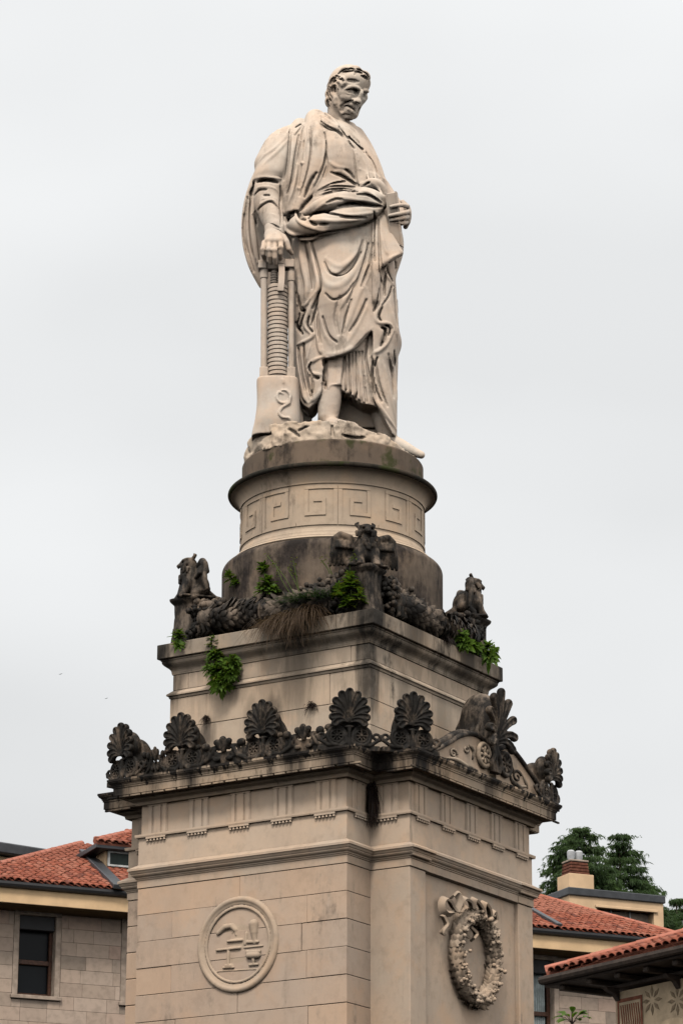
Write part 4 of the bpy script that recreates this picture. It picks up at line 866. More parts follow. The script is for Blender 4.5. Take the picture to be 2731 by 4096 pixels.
# ---- rough rock under the figure
def make_rock():
    T = Field((-1.0, -1.0, 12.40), (1.0, 1.0, 12.85), .0135)
    xs = [-.95, -.82, -.70, -.2, .1, .3, .5, .7, .9]; zs = [12.60, 12.68, 12.70, 12.675, 12.65, 12.615, 12.565, 12.505, 12.44]
    def cut(X, Y, Z): return Z-np.interp(X, xs, zs)
    T.loft([(12.43, -.015, 0, .905, .91), (12.50, -.015, 0, .905, .91), (12.60, -.02, 0, .90, .90), (12.68, -.03, 0, .87, .88), (12.74, -.04, 0, .83, .85)], .02, 2.25, cut=cut)
    T.rough(.026)
    for p in (((490, 110), (530, 130), (560, 160)), ((780, 90), (785, 150)), ((620, 90), (560, 120)), ((850, 150), (930, 170), (1000, 165)), ((300, 150), (380, 140))): T.groove(4, 6, *[(860+.5995*x, 1650+.5995*y) for x, y in p], k=.012)
    return T
link('rock_base', field_mesh('rock', [make_rock()]), M['rock'], statue)
# ================================================================ carved ornaments
DG = lambda a, b: (NL*a+NR*b)/np.linalg.norm(NL*a+NR*b)
def frame(loc, out, s=1.0, tilt=0.):
    """local -y = out, x to the viewer's right of it, z up"""
    out = np.asarray(out, float); o = Vector(out); x = (-o).cross(Vector((0, 0, 1))); x.normalize()
    m = Matrix(((x.x, -o.x, 0, loc[0]), (x.y, -o.y, 0, loc[1]), (0, 0, 1, loc[2]), (0, 0, 0, 1)))
    return m @ Matrix.Rotation(tilt, 4, 'X') @ Matrix.Diagonal((s, s, s, 1))
def place(o, mw): o.matrix_basis = mw; return o
def copy_at(src, mw, label, parts=()):
    c = src.copy(); COL.objects.link(c); c.matrix_basis = mw; c['label'] = label
    for ch in list(src.children):
        d = ch.copy(); COL.objects.link(d); d.parent = c
    return c
def spiral(cx, cz, r, turns, a0, sg=1, y=-.02, n=26, shrink=.78):
    return [(cx+sg*r*(1-shrink*i/n)*math.cos(a0+turns*2*math.pi*i/n), y, cz+r*(1-shrink*i/n)*math.sin(a0+turns*2*math.pi*i/n)) for i in range(n+1)]
def rosette(F, cx, cz, r, y=-.03, n=8):
    F.chain([(cx+r*math.cos(a), y, cz+r*math.sin(a)) for a in np.linspace(0, 2*math.pi, 21)], r*.17, .004)
    F.chain([(cx, y-.012, cz)], r*.22, .004)
    for k in range(n):
        a = 2*math.pi*k/n; F.chain([(cx+r*.28*math.cos(a), y-.006, cz+r*.28*math.sin(a)), (cx+r*.72*math.cos(a), y-.006, cz+r*.72*math.sin(a))], [r*.10, r*.15], .003)
def palmette_field(h=.0085, npet=11):
    F = Field((-.36, -.20, -.03), (.36, .44, .60), h)
    F.box((0, .08, .0), ((.30, 0, 0), (0, .11, 0), (0, 0, .03)), .01, .01)
    F.ellipsoid((0, .14, .22), ((.130, 0, 0), (0, .16, 0), (0, 0, .23)), .02)
    F.ellipsoid((0, .03, .355), ((.145, 0, 0), (0, .08, 0), (0, 0, .15)), .02)
    for i in range(npet):
        u = (i-(npet-1)/2)/((npet-1)/2); th = u*math.radians(96); L = .300-.125*abs(u)**1.4
        P = []; R = []
        for t in np.linspace(0, 1, 7):
            a = th*(.55+.45*t); P.append((L*t*math.sin(a)*.80, -.055-.03*math.sin(t*2.6)-.02*t*t, .245+L*t*math.cos(a))); R.append(.010+.030*t**.75)
        F.chain(P, R, .005); Q = [(p[0], p[1]-r*.9, p[2]) for p, r in zip(P, R)]
        F.chain(Q[1:], [r*.60 for r in R[1:]], .005, 'sub')
    for sg in (-1, 1):
        F.chain([(sg*.118+.088*math.cos(a), -.035, .118+.088*math.sin(a)) for a in np.linspace(0, 6.2832, 25)], .020, .006); F.ellipsoid((sg*.118, -.005, .118), ((.09, 0, 0), (0, .04, 0), (0, 0, .09)), .006); rosette(F, sg*.118, .118, .060, -.048)
        F.chain([(sg*.06, -.03, .20), (sg*.035, -.05, .12), (sg*.03, -.05, .05), (sg*.075, -.05, .01)], [.012, .018, .02, .022], .008)
        F.chain([(sg*.10, -.04, .03), (sg*.20, -.03, .03), (sg*.27, -.02, .075), (sg*.31, -.01, .12)], [.020, .018, .018, .02], .008)
        F.chain(spiral(sg*.255, .11, .05, .8, -.6, sg), [.014]*27, .005)
    F.chain([(0, -.06, .02), (0, -.065, .1), (0, -.06, .2)], [.022, .014, .022], .008); F.ellipsoid((0, -.06, .205), ((.05, 0, 0), (0, .02, 0), (0, 0, .014)), .006)
    return F
PM = field_mesh('palmette', [palmette_field(.0075)]); PM.materials.append(M['carved_dark'])
PM2 = PM.copy(); PM2.materials.clear(); PM2.materials.append(M['carved_grey'])
CZ = 8.868
o_ = .115
def topz(l, r): return CZ
pal = [(PF+o_-.02, -PB-o_+.02, DG(1, -.3), 'black palmette at the left end of the lower cornice, leftmost of all', PM),
       (PF+o_, onL(742, 3050, PF+o_)[0], NL, 'dark palmette with two rosettes on the cornice, second from the left corner', PM),
       (PF+o_, onL(1067, 3005, PF+o_)[0], NL, 'dark palmette with pale ribs below the hanging crack, third from the left corner', PM),
       (PF+o_-.06, PB+o_-.06, DG(1, .75), 'black palmette on the left block beside the front notch of the cornice', PM),
       (PB+o_-.04, PF+o_-.06, DG(.75, 1), 'black palmette on the right block just right of the front notch', PM),
       (-PB-o_, PF+o_, DG(-.1, 1), 'grey palmette at the far right end of the lower cornice, right of the pediment', PM2),
       ]
for l, r, out, lab, me in pal:
    o = link('palmette_acroterion', me); tag(o, lab, 'ornament', 'palmettes standing along the lower cornice'); place(o, frame(lrz(l, r, CZ), out, 1.0))
# ---- scroll cresting between the palmettes of the left face
def cresting_field():
    F = Field((-.32, -.12, -.02), (.32, .12, .26), .0085)
    F.box((0, .03, .05), ((.27, 0, 0), (0, .05, 0), (0, 0, .055)), .01, .01)
    for sg in (-1, 1):
        F.chain([(sg*.30, -.03, .04), (sg*.20, -.03, .02), (sg*.12, -.03, .06), (sg*.07, -.03, .13)], [.018, .018, .016, .014], .006)
        F.chain(spiral(sg*.085, .095, .055, 1.1, .6, -sg), [.014]*27, .005); F.chain(spiral(sg*.20, .10, .05, 1.0, 2.4, sg), [.014]*27, .005)
        F.ellipsoid((sg*.145, -.035, .155), ((.035, 0, 0), (0, .03, 0), (0, 0, .03)), .008); F.ellipsoid((sg*.225, -.03, .165), ((.04, 0, 0), (0, .04, 0), (0, 0, .028)), .008)
        F.ellipsoid((sg*.05, -.04, .045), ((.03, 0, 0), (0, .02, 0), (0, 0, .02)), .008)
    for a in (-.7, 0, .7): F.chain([(0, -.03, .11), (.075*math.sin(a), -.045, .11+.085*math.cos(a))], [.016, .026], .008)
    return F
CM = field_mesh('cresting', [cresting_field()]); CM.materials.append(M['carved_dark'])
rs = [pal[0][1]+.06, pal[1][1], pal[2][1], pal[3][1]]
for i, lab in enumerate(('black scrollwork between the left corner palmette and the next one', 'black scrollwork between the two middle palmettes of the left face', 'black scrollwork left of the palmette at the front notch')):
    a, b = rs[i], rs[i+1]; o = link('scroll_cresting', CM); tag(o, lab, 'ornament', 'scrollwork along the left cornice'); mw = frame(lrz(PF+o_+.01, (a+b)/2, CZ), NL, 1.0); place(o, mw @ Matrix.Diagonal(((abs(b-a)-.38)/.40 if i else (abs(b-a)-.42)/.40, 1, 1.3, 1)))
# ---- scrolled pediment on the right face
def cb(x, y): return onR(1750+.425*x, 2400+.425*y, PF+.15)
ped = empty('scrolled_pediment', lrz(0, PF+.2, CZ), 'scrolled pediment with two rosettes and pale carved leaves on the right face', 'pediment')
def edge(pts): return [cb(*p) for p in pts]
Lc = catmull(np.array(edge(((-40, 1420), (40, 1385), (140, 1330), (230, 1275), (330, 1252), (420, 1285), (480, 1370), (510, 1470)))), 5)
Rc = catmull(np.array(edge(((575, 1500), (590, 1420), (660, 1375), (740, 1425), (830, 1540), (920, 1670), (1000, 1790), (1090, 1880)))), 5)
def slab(cv, zb, name, d0, d1, mat):
    poly = [lrz(l, PF+d0, max(z, zb+.01)) for l, z in cv]+[lrz(cv[-1][0], PF+d0, zb), lrz(cv[0][0], PF+d0, zb)]
    return MB().prism(poly, NR*(d1-d0)).build(name, mat, ped)
slab(Lc, CZ-.01, 'tympanum', -.02, .115, M['carved_light']); slab(Rc, CZ-.01, 'tympanum', -.02, .115, M['carved_light'])
for cv in (Lc, Rc):
    MB().tube([lrz(l, PF+.125, max(z, CZ+.015)) for l, z in cv], .026, 8).build('rim', M['carved_grey'], ped, smooth=True)
    MB().tube([lrz(l, PF+.035, max(z, CZ+.015)+.004) for l, z in cv], .05, 8).build('rim_roof', M['carved_grey'], ped, smooth=True)
def ros_field():
    F = Field((-.16, -.09, -.16), (.16, .05, .16), .0075)
    F.chain([(.115*math.cos(a), -.01, .115*math.sin(a)) for a in np.linspace(0, 2*math.pi, 25)], .026, .006)
    F.ellipsoid((0, .02, 0), ((.11, 0, 0), (0, .03, 0), (0, 0, .11)), .006); F.chain([(0, -.03, 0)], .024, .004)
    for k in range(8):
        a = 2*math.pi*k/8; F.chain([(.03*math.cos(a), -.02, .03*math.sin(a)), (.075*math.cos(a), -.022, .075*math.sin(a))], [.010, .019], .003)
    return F
RSM = field_mesh('rosette', [ros_field()])
for (x, y), mt in (((445, 1460), 'carved_mix'), ((645, 1545), 'carved_grey')):
    l, z = cb(x, y); me = RSM.copy(); me.materials.append(M[mt]); putm('rosette', me, frame(lrz(l, PF+.125, z), NR, .98), ped)
for (x, y, r, a0, sg) in ((170, 1440, 40, 0, 1), (770, 1660, 52, .5, 1), (290, 1400, 30, 2, -1)):
    l, z = cb(x, y); R_ = r*.425/374*1.15
    MB().tube([lrz(l-sg*R_*1.5*(1-.8*i/24)*math.cos(a0+i*.3), PF+.12, z+R_*(1-.8*i/24)*math.sin(a0+i*.3)) for i in range(25)], [.016*(1-.4*i/24) for i in range(25)], 6).build('leaf_relief', M['carved_mix'], ped, smooth=True)
for pts in (((700, 1620), (720, 1700), (790, 1750), (860, 1750)), ((690, 1540), (720, 1580), (740, 1640)), ((820, 1640), (850, 1710), (870, 1770)), ((320, 1360), (360, 1420), (350, 1500)), ((100, 1480), (200, 1500), (300, 1560), (400, 1600))):
    q = catmull(np.array([cb(*p) for p in pts]), 4); MB().tube([lrz(l, PF+.118, z) for l, z in q], [.02*math.sin(.3+2.6*i/(len(q)-1))+.004 for i in range(len(q))], 6).build('leaf_relief', M['carved_mix'], ped, smooth=True)
# great palmette in its middle, with the deep shell behind
def great_field():
    F = Field((-.34, -.26, -.20), (.34, .62, .80), .0105)
    F.ellipsoid((0, .15, .24), ((.15, 0, 0), (0, .25, 0), (0, 0, .24)), .02)
    F.ellipsoid((0, .10, .42), ((.15, 0, 0), (0, .22, 0), (0, 0, .26)), .03)
    for i in range(9):
        u = (i-4)/4; th = u*math.radians(92); L = .56-.27*abs(u)**1.3; P = []; R = []
        for t in np.linspace(0, 1, 7):
            a = th*(.4+.6*t); P.append((L*t*math.sin(a)*.75, -.07-.05*math.sin(t*2.4)-.05*t*t, .10+L*t*math.cos(a))); R.append(.014+.034*t**.8)
        F.chain(P, R, .008); F.chain([(p[0], p[1]-r*.95, p[2]) for p, r in zip(P, R)][1:], [r*.6 for r in R[1:]], .007, 'sub')
    F.chain([(0, -.06, -.18), (0, -.07, -.05), (0, -.06, .12)], [.05, .03, .045], .012)
    for sg in (-1, 1): F.chain([(sg*.02, -.07, .10), (sg*.05, -.09, .0), (sg*.10, -.08, -.10), (sg*.06, -.07, -.18)], [.02, .026, .03, .03], .01)
    for j in range(5): F.chain([(-.13, .02+j*.07, .06+j*.02), (-.165+.012*j, .05+j*.07, .24), (-.10, .03+j*.07, .44-.03*j)], [.016, .026, .016], .012)
    return F
l, z = cb(535, 1480); g = link('great_palmette', field_mesh('great_palmette', [great_field()]), M['carved_grey'])
tag(g, 'large grey palmette with a deep shell back rising from the middle of the pediment', 'ornament'); place(g, frame(lrz(l, PF+.085, z+.02), NR, .97))
# ================================================================ socle sculpture: corner piers, winged griffins, garlands
def cpier_field():
    F = Field((-.22, -.24, -.02), (.22, .22, .56), .0095)
    F.loft([(0, 0, 0, .165, .165), (.06, 0, 0, .15, .15), (.3, 0, 0, .125, .125), (.43, 0, 0, .13, .13), (.47, 0, 0, .165, .165), (.50, 0, 0, .17, .17)], .01, 8)
    for i in range(4):
        for sgn, ax in ((1, 0), (-1, 0), (1, 1), (-1, 1)):
            x = (i-1.5)*.068; f = lambda u, v, z: (u, v, z) if ax == 1 else (v, u, z)
            F.chain([f(x*1.25, sgn*.165, .02), f(x, sgn*.137, .22), f(x*1.05, sgn*.135, .42)], [.022, .019, .016], .006, 'sub')
    return F
CPM = field_mesh('corner_pier', [cpier_field()]); CPM.materials.append(M['carved_grey'])
CPZ = 10.382; ca = 1.06
for sl_, sr_ in ((1, 1), (1, -1), (-1, 1)):
    mw = Matrix(((NR[0], -NL[0], 0, 0), (NR[1], -NL[1], 0, 0), (0, 0, 1, 0), (0, 0, 0, 1))); mw.translation = Vector(lrz(sl_*ca, sr_*ca, CPZ)); putm('corner_pier', CPM, mw, socle)
def griffin_field():
    F = Field((-.36, -.24, -.02), (.36, .30, .56), .0095)
    F.ellipsoid((0, .02, .16), ((.10, 0, 0), (0, .13, 0), (0, 0, .17)), .02); F.chain([(0, -.05, .14), (0, -.06, .28), (0, -.05, .37)], [.09, .085, .065], .03)
    F.ellipsoid((0, -.065, .42), ((.070, 0, 0), (0, .085, 0), (0, 0, .075)), .02)
    F.chain([(0, -.13, .41), (0, -.165, .385), (0, -.165, .36)], [.03, .022, .010], .012)               # beak
    for sg in (-1, 1):
        F.chain([(sg*.035, -.13, .445), (sg*.055, -.10, .455)], .016, .01); F.chain([(sg*.03, -.125, .42)], .014, .006, 'sub')
        F.chain([(sg*.05, -.04, .46), (sg*.075, -.02, .50), (sg*.06, -.03, .52)], [.022, .018, .010], .01)     # ears
        F.chain([(sg*.06, -.09, .18), (sg*.065, -.12, .08), (sg*.07, -.15, .02)], [.05, .04, .042], .02)       # fore legs
        F.chain([(sg*.10, .06, .10), (sg*.11, -.02, .04)], [.07, .05], .03)
        for j in range(3): F.chain([(sg*(.055+.015*j), -.165, .02), (sg*(.055+.015*j), -.19, .012)], [.013, .010], .005)
        # wing: leading edge and hanging feathers
        F.chain([(sg*.08, .0, .26), (sg*.13, .01, .35), (sg*.20, .02, .385), (sg*.245, .03, .34), (sg*.255, .05, .25)], [.035, .04, .038, .034, .028], .015)
        for j in range(6):
            u = j/5; x0 = .095+.15*u; zt = .31+.04*math.sin(u*2.8); F.chain([(sg*x0, .015+.01*u, zt), (sg*(x0+.005+.02*u), .03, .17), (sg*(x0+.01+.03*u), .05, .04+.03*(1-u))], [.026, .024, .014], .006)
        for j in range(5):
            u = j/4; F.chain([(sg*(.10+.13*u), -.008, .30), (sg*(.10+.135*u), -.014, .235)], [.018, .020], .004)
    for j in range(16):                                                                                     # mane and breast feathers
        a = random.uniform(-1.3, 1.3); z = random.uniform(.20, .40); F.chain([(.085*math.sin(a), -.06-.085*math.cos(a), z), (.09*math.sin(a), -.07-.085*math.cos(a), z-.05)], [.020, .011], .006)
    F.chain([(0, .12, .08), (0, .20, .04), (.05, .24, .03)], [.06, .04, .02], .02)
    F.box((0, .0, .0), ((.17, 0, 0), (0, .17, 0), (0, 0, .015)), .01, .01)
    return F
GRM = field_mesh('griffin', [griffin_field()]); GRM.materials.append(M['carved_grey'])
GRM2 = GRM.copy(); GRM2.materials.clear(); GRM2.materials.append(M['carved_dark'])
for sl_, sr_, a, b, lab, me in ((1, 1, 1, 1, 'black winged griffin with spread wings on the near corner in front of the drum', GRM2), (1, -1, 1, -.9, 'grey winged griffin seated on the left corner of the socle', GRM), (-1, 1, -.9, 1, 'grey winged griffin seen from the side on the right corner of the socle', GRM)):
    o = link('winged_griffin', me); tag(o, lab, 'sculpture', 'griffins on the socle corners'); place(o, frame(lrz(sl_*1.03, sr_*1.03, CPZ+.50), DG(a, b), 1.0) @ Matrix.Diagonal((1.2, 1.05, .93, 1)))
# garlands
def leaf_mesh(L=.1, W=.045, cup=.02, mat=None, curl=.03):
    V = []; n = 4
    for i in range(n+1):
        t = i/n; w = W*math.sin(math.pi*min(1, .18+.82*t))**.8*(1 if t < 1 else 0)+.002; z = curl*t*t
        V += [(-w, t*L, z), (0, t*L, z+cup*math.sin(math.pi*t)+.004), (w, t*L, z)]
    F = []
    for i in range(n):
        b = 3*i; F += [(b, b+1, b+4, b+3), (b+1, b+2, b+5, b+4)]
    me = MB().add(V, F).mesh('leaf', False); 
    if mat: me.materials.append(mat)
    me.polygons.foreach_set('use_smooth', [True]*len(me.polygons)); return me
GLM = leaf_mesh(.105, .036, .018, M['carved_grey'], .045)
def lumps(mb, P, n, r0, r1, rnd, spread):
    for _ in range(n):
        i = rnd.randrange(len(P)); c = np.asarray(P[i])+np.array([rnd.gauss(0, spread) for _ in range(3)]); r = rnd.uniform(r0, r1)
        d = np.array([rnd.gauss(0, 1) for _ in range(3)]); d /= np.linalg.norm(d); mb.tube([c-d*r, c-d*r*.4, c+d*r*.4, c+d*r], [r*.35, r, r, r*.25], 6)
def garland(fl, lab, seed):
    rnd = random.Random(seed); root = empty('garland', fl(0, 0, CPZ), lab, 'garland', 'garlands round the socle')
    cen = [fl(s, .155-.03*math.cos(s*2.2), CPZ+.17+.06*abs(s)**1.6) for s in np.linspace(-.80, .80, 25)]
    core_ = MB().tube(cen, [.085+.05*math.cos(s*1.5) for s in np.linspace(-.8, .8, 25)], 12).build('core', M['carved_grey'], root, smooth=True)
    for i in range(2, 24):
        s = -.80+1.6*i/24; c = np.array(cen[i]); r = .085+.05*math.cos(s*1.5); tang = np.array(cen[min(24, i+1)])-np.array(cen[i-1]); tang /= np.linalg.norm(tang)
        dirn = tang if s < 0 else -tang
        if abs(s) < .06: continue
        up_ = np.array([0, 0, 1.])-tang*tang[2]; up_ /= np.linalg.norm(up_); sd_ = np.cross(tang, up_)
        for k in range(11):
            a = 2*math.pi*(k+.5*(i % 2))/11; nrm = up_*math.cos(a)+sd_*math.sin(a)
            if nrm@(CP-c) < -2: continue
            y = dirn; x = np.cross(y, nrm); p = c+nrm*(r-.004)-y*.045; o = bpy.data.objects.new('leaf', GLM); COL.objects.link(o); o.parent = root; o.matrix_parent_inverse = world_of(root).inverted()
            q = rnd.uniform(.85, 1.2); o.matrix_basis = Matrix(((x[0]*q, y[0]*q, nrm[0]*q, p[0]), (x[1]*q, y[1]*q, nrm[1]*q, p[1]), (x[2]*q, y[2]*q, nrm[2]*q, p[2]), (0, 0, 0, 1))) @ Matrix.Rotation(rnd.uniform(-.2, .35), 4, 'X')
    # binding ribbon in the middle
    rb = MB()
    for d in (-.03, 0, .03): rb.tube([np.array(fl(d, .155-.03, CPZ+.17))+ (fl(0, 1, 0)-fl(0, 0, 0))*.146*math.cos(a)+ZZ*.146*math.sin(a) for a in np.linspace(0, 2*math.pi, 20)], .017, 6, False)
    rb.build('ribbon', M['carved_dark'], root, smooth=True)
    # acanthus flourishes towards both corners, fruit lumps at the ends
    for sg in (-1, 1):
        ac_ = MB(); pts = catmull(np.array([fl(sg*.90, .10, CPZ+.40), fl(sg*.72, .13, CPZ+.36), fl(sg*.52, .12, CPZ+.33), fl(sg*.36, .10, CPZ+.315), fl(sg*.26, .08, CPZ+.35), fl(sg*.20, .08, CPZ+.39)]), 5)
        ac_.tube(pts, [.05*(1-.75*i/(len(pts)-1))+.010 for i in range(len(pts))], 8); lumps(ac_, [p for p in pts[:16]], 70, .016, .040, rnd, .036); ac_.build('acanthus_scroll', M['carved_grey'], root, smooth=True)
        fr_ = MB(); lumps(fr_, [fl(sg*(.80+.1*rnd.random()), .14+.05*rnd.random(), CPZ+.05+.28*rnd.random()) for _ in range(20)], 110, .014, .036, rnd, .035); fr_.build('fruit', M['carved_dark'], root, smooth=True)
        tl = MB()
        for j in range(3): tl.tube([fl(sg*(.62+.05*j), .20, CPZ+.30-.03*j), fl(sg*(.70+.05*j), .23, CPZ+.17-.02*j), fl(sg*(.66+.06*j), .22, CPZ+.06), fl(sg*(.72+.05*j), .21, CPZ+.03)], [.016, .022, .024, .012], 6)
        tl.build('ribbon_end', M['carved_dark'], root, smooth=True)
garland(lambda s, o, z: lrz(1.06+o, s, z), 'dark leafy stone garland along the left face of the socle, with weeds over it', 11)
garland(lambda s, o, z: lrz(-s, 1.06+o, z), 'dark leafy stone garland along the right face of the socle', 12)
# ================================================================ medallion on the left face
mc = onL(953, 3778, PF); med = empty('medallion', lrz(PF, mc[0], mc[1]), 'round stone medallion with an instrument relief on the left face of the pier', 'medallion')
def mlocal(x, y):  # crop pixels -> metres in the face
    r, z = onL(.7653*x, 3200+.7653*y, PF+.03); return r-mc[0], z-mc[1]
def med_field():
    F = Field((-.56, -.12, -.56), (.56, .05, .56), .009)
    P = [(math.cos(a), math.sin(a)) for a in np.linspace(0, 2*math.pi, 49)]
    F.chain([(.470*c, .005, .470*s_) for c, s_ in P], .036, .004); F.chain([(.435*c, .010, .435*s_) for c, s_ in P], .026, .004); F.chain([(.392*c, -.004, .392*s_) for c, s_ in P], .017, .003)
    F.ellipsoid((0, .045, 0), ((.42, 0, 0), (0, .05, 0), (0, 0, .42)), .004)
    def c(pts, R, k=.008, y=-.012):
        F.chain([(mlocal(p[0], p[1])[0], y*.6+.004, mlocal(p[0], p[1])[1]) for p in pts], [q*.0021 for q in R], k)
    c([(1128, 690), (1165, 655), (1200, 650), (1222, 672)], [13, 16, 14, 10]); c([(1222, 672), (1226, 700)], [7, 5]); c([(1215, 670), (1205, 690)], [6, 4])
    c([(1325, 640), (1328, 680)], [27, 22], y=.0); c([(1328, 690), (1332, 745)], [20, 12], y=.0); c([(1285, 690), (1280, 750)], [8, 10])
    c([(1182, 736), (1260, 729)], [7, 7], .004, -.03); c([(1120, 786), (1250, 772)], [7, 7], .004, -.03)
    c([(1185, 795), (1184, 860)], [9, 9], .006, -.02); c([(1155, 884), (1210, 882)], [6, 6], .006, -.02); c([(1170, 872), (1200, 872)], [8, 8], .006, -.02)
    c([(1290, 795), (1360, 792)], [9, 9], .006, -.03); c([(1300, 815), (1350, 813)], [17, 17], .01, -.02); c([(1325, 840), (1325, 858)], [10, 6], y=-.02); c([(1302, 868), (1348, 864)], [7, 7], .006, -.015); c([(1275, 770), (1375, 760)], [6, 6], .004, -.015); c([(1290, 740), (1350, 738)], [8, 8], .006, -.02)
    c([(1110, 905), (1250, 896), (1390, 888)], [4, 4, 4], .004, -.005)
    return F
putm('relief', field_mesh('medallion', [med_field()]), frame(lrz(PF, mc[0], mc[1]), NL, .93), med).data.materials.append(M['carved_light'])
# ================================================================ wreath on the right face
wc = onR(1886, 3832, PF-.03); wr = empty('stone_wreath', lrz(wc[0], PF-.045, wc[1]), 'carved stone wreath of leaves with ribbons hung in the panel of the right face', 'wreath')
WR = .375
WLM = leaf_mesh(.066, .024, .014, M['carved_light'], .03)
def wpt(a, r, o): return lrz(wc[0]-r*math.cos(a)*1.0, PF-.045+o, wc[1]+r*math.sin(a)*1.10)
MB().tube([wpt(a, WR, .050) for a in np.linspace(0, 2*math.pi, 49)], .074, 10, False).build('ring', M['carved_light'], wr, smooth=True)
rw = random.Random(3)
for i in range(48):
    a = 2*math.pi*i/48; c = wpt(a, WR, .045); sgn = 1 if math.cos(a) < 0 else -1
    tang = wpt(a+.02, WR, .045)-wpt(a-.02, WR, .045); tang = tang/np.linalg.norm(tang)*(-sgn); rad = wpt(a, WR+.1, .045)-c; rad -= tang*(rad@tang); rad /= np.linalg.norm(rad); out = NR
    for k in range(6):
        b = -1.75+3.5*k/5+rw.uniform(-.2, .2); nrm = out*math.cos(b)+rad*math.sin(b)
        y = tang+nrm*rw.uniform(-.1, .5)+rad*rw.uniform(-.4, .4); y /= np.linalg.norm(y); x = np.cross(y, nrm); x /= np.linalg.norm(x); n2 = np.cross(x, y); p = c+nrm*.068-y*.03
        o = bpy.data.objects.new('leaf', WLM); COL.objects.link(o); o.parent = wr; o.matrix_parent_inverse = world_of(wr).inverted(); q = rw.uniform(.75, 1.25)
        o.matrix_basis = Matrix(((x[0]*q, y[0]*q, n2[0]*q, p[0]), (x[1]*q, y[1]*q, n2[1]*q, p[1]), (x[2]*q, y[2]*q, n2[2]*q, p[2]), (0, 0, 0, 1)))
bl = MB(); lumps(bl, [wpt(a, WR, .10) for a in np.linspace(0, 6.28, 60)], 420, .012, .026, rw, .032); tag(bl.build('berries', M['carved_light'], wr, smooth=True), kind='stuff')
# ribbons: looping flat bands across the top and hanging at the sides
def band(name, pts, w, parent, mat, th=.012):
    pts = catmull(np.array([np.asarray(p, float) for p in pts]), 6); m = MB(); V = []
    for i, p in enumerate(pts):
        t = pts[min(i+1, len(pts)-1)]-pts[max(0, i-1)]; t /= np.linalg.norm(t)+1e-9; s_ = NR*.85+np.cross(t, NR)*.5; s_ /= np.linalg.norm(s_); n_ = np.cross(t, s_); V += [p-s_*w+n_*th, p+s_*w+n_*th, p+s_*w-n_*th, p-s_*w-n_*th]
    F = [(4*i+a, 4*i+(a+1) % 4, 4*i+4+(a+1) % 4, 4*i+4+a) for i in range(len(pts)-1) for a in range(4)]+[(0, 1, 2, 3), tuple(4*(len(pts)-1)+a for a in (3, 2, 1, 0))]
    return m.add(V, F).build(name, mat, parent, angle=.9)
def wq(x, y, o): l, z = onR(1600+.7213*x, 3200+.7213*y, PF-.045+o); return lrz(l, PF-.045+o, z)
for pts in (((290, 630, .04), (250, 630, .05), (228, 585, .04), (242, 548, .05), (270, 555, .07), (290, 590, .06), (310, 615, .07)), ((310, 620, .08), (330, 560, .11), (310, 520, .09), (285, 540, .07)), ((330, 590, .08), (350, 545, .11), (385, 560, .10), (400, 600, .09)), ((400, 600, .09), (410, 550, .12), (440, 580, .11), (460, 620, .10)), ((450, 620, .08), (465, 570, .11), (490, 600, .10), (500, 650, .08)), ((490, 650, .07), (515, 615, .09), (530, 670, .08), (500, 700, .07)), ((505, 700, .06), (540, 720, .08), (520, 770, .07), (535, 800, .06)), ((235, 640, .05), (255, 690, .06), (230, 730, .05), (240, 745, .05)), ((370, 700, .07), (345, 730, .08), (375, 760, .07)), ((385, 700, .07), (420, 740, .08), (400, 775, .07))):
    band('ribbon', [wq(p[0], p[1], p[2]+.03) for p in pts], .036, wr, M['carved_light'])
# ================================================================ background buildings
def c7(x, y): return (.7653*x, 3200+.7653*y)
def c8(x, y): return (1600+.7213*x, 3200+.7213*y)
def unit(v): v = np.asarray(v, float); return v/np.linalg.norm(v)
M['tile'] = varied('roof_tile', [(.36, .095, .052), (.42, .13, .075), (.29, .076, .043), (.44, .165, .105), (.37, .105, .06), (.19, .062, .042)], .8, 9, .35)
M['tile2'] = varied('roof_tile_ridge', [(.46, .15, .09), (.54, .20, .135)], .8, 9, .3)
M['clad'] = varied('stone_cladding', [(.53, .40, .305), (.58, .44, .34), (.47, .355, .275), (.60, .46, .36), (.35, .275, .215), (.55, .415, .32), (.56, .395, .305)], .85, 7, .22)
M['clad_trim'] = plain('cladding_trim', (.47, .365, .285), .8, .2)
M['fascia'] = plain('ochre_plaster', (.88, .60, .34), .8, .2, 2, .12)
M['peach'] = plain('peach_plaster', (.86, .59, .36), .8, .2, 2, .12)
M['metal'] = plain('grey_metal', (.055, .057, .062), .45, .5)
M['gutter'] = plain('dark_gutter', (.020, .019, .020), .5, .4)
M['glass'] = plain('dark_glass', (.006, .007, .009), .25, .18, 1, .2)
M['wood'] = plain('brown_wood', (.10, .042, .022), .5, .4, 20, .4)
M['white'] = plain('white_paint', (.74, .72, .68), .5, .4)
M['curtain'] = plain('curtain_cloth', (.52, .58, .56), .9, .1)
M['green'] = plain('dark_green_shutter', (.012, .028, .02), .5, .4)
M['brick'] = plain('chimney_brick', (.20, .075, .045), .8, .2, 14, .4)
M['dark_wood'] = plain('dark_eaves_wood', (.055, .038, .028), .7, .3, 8, .4)
M['cream'] = plain('cream_plaster', (.62, .47, .31), .85, .2, 4, .25)
M['paint_red'] = plain('painted_brown', (.26, .10, .06), .85, .2, 10, .3)
M['paint_green'] = plain('painted_olive', (.30, .22, .14), .85, .2, 10, .3)
M['cowl'] = plain('pale_metal_cowl', (.62, .62, .62), .4, .5)
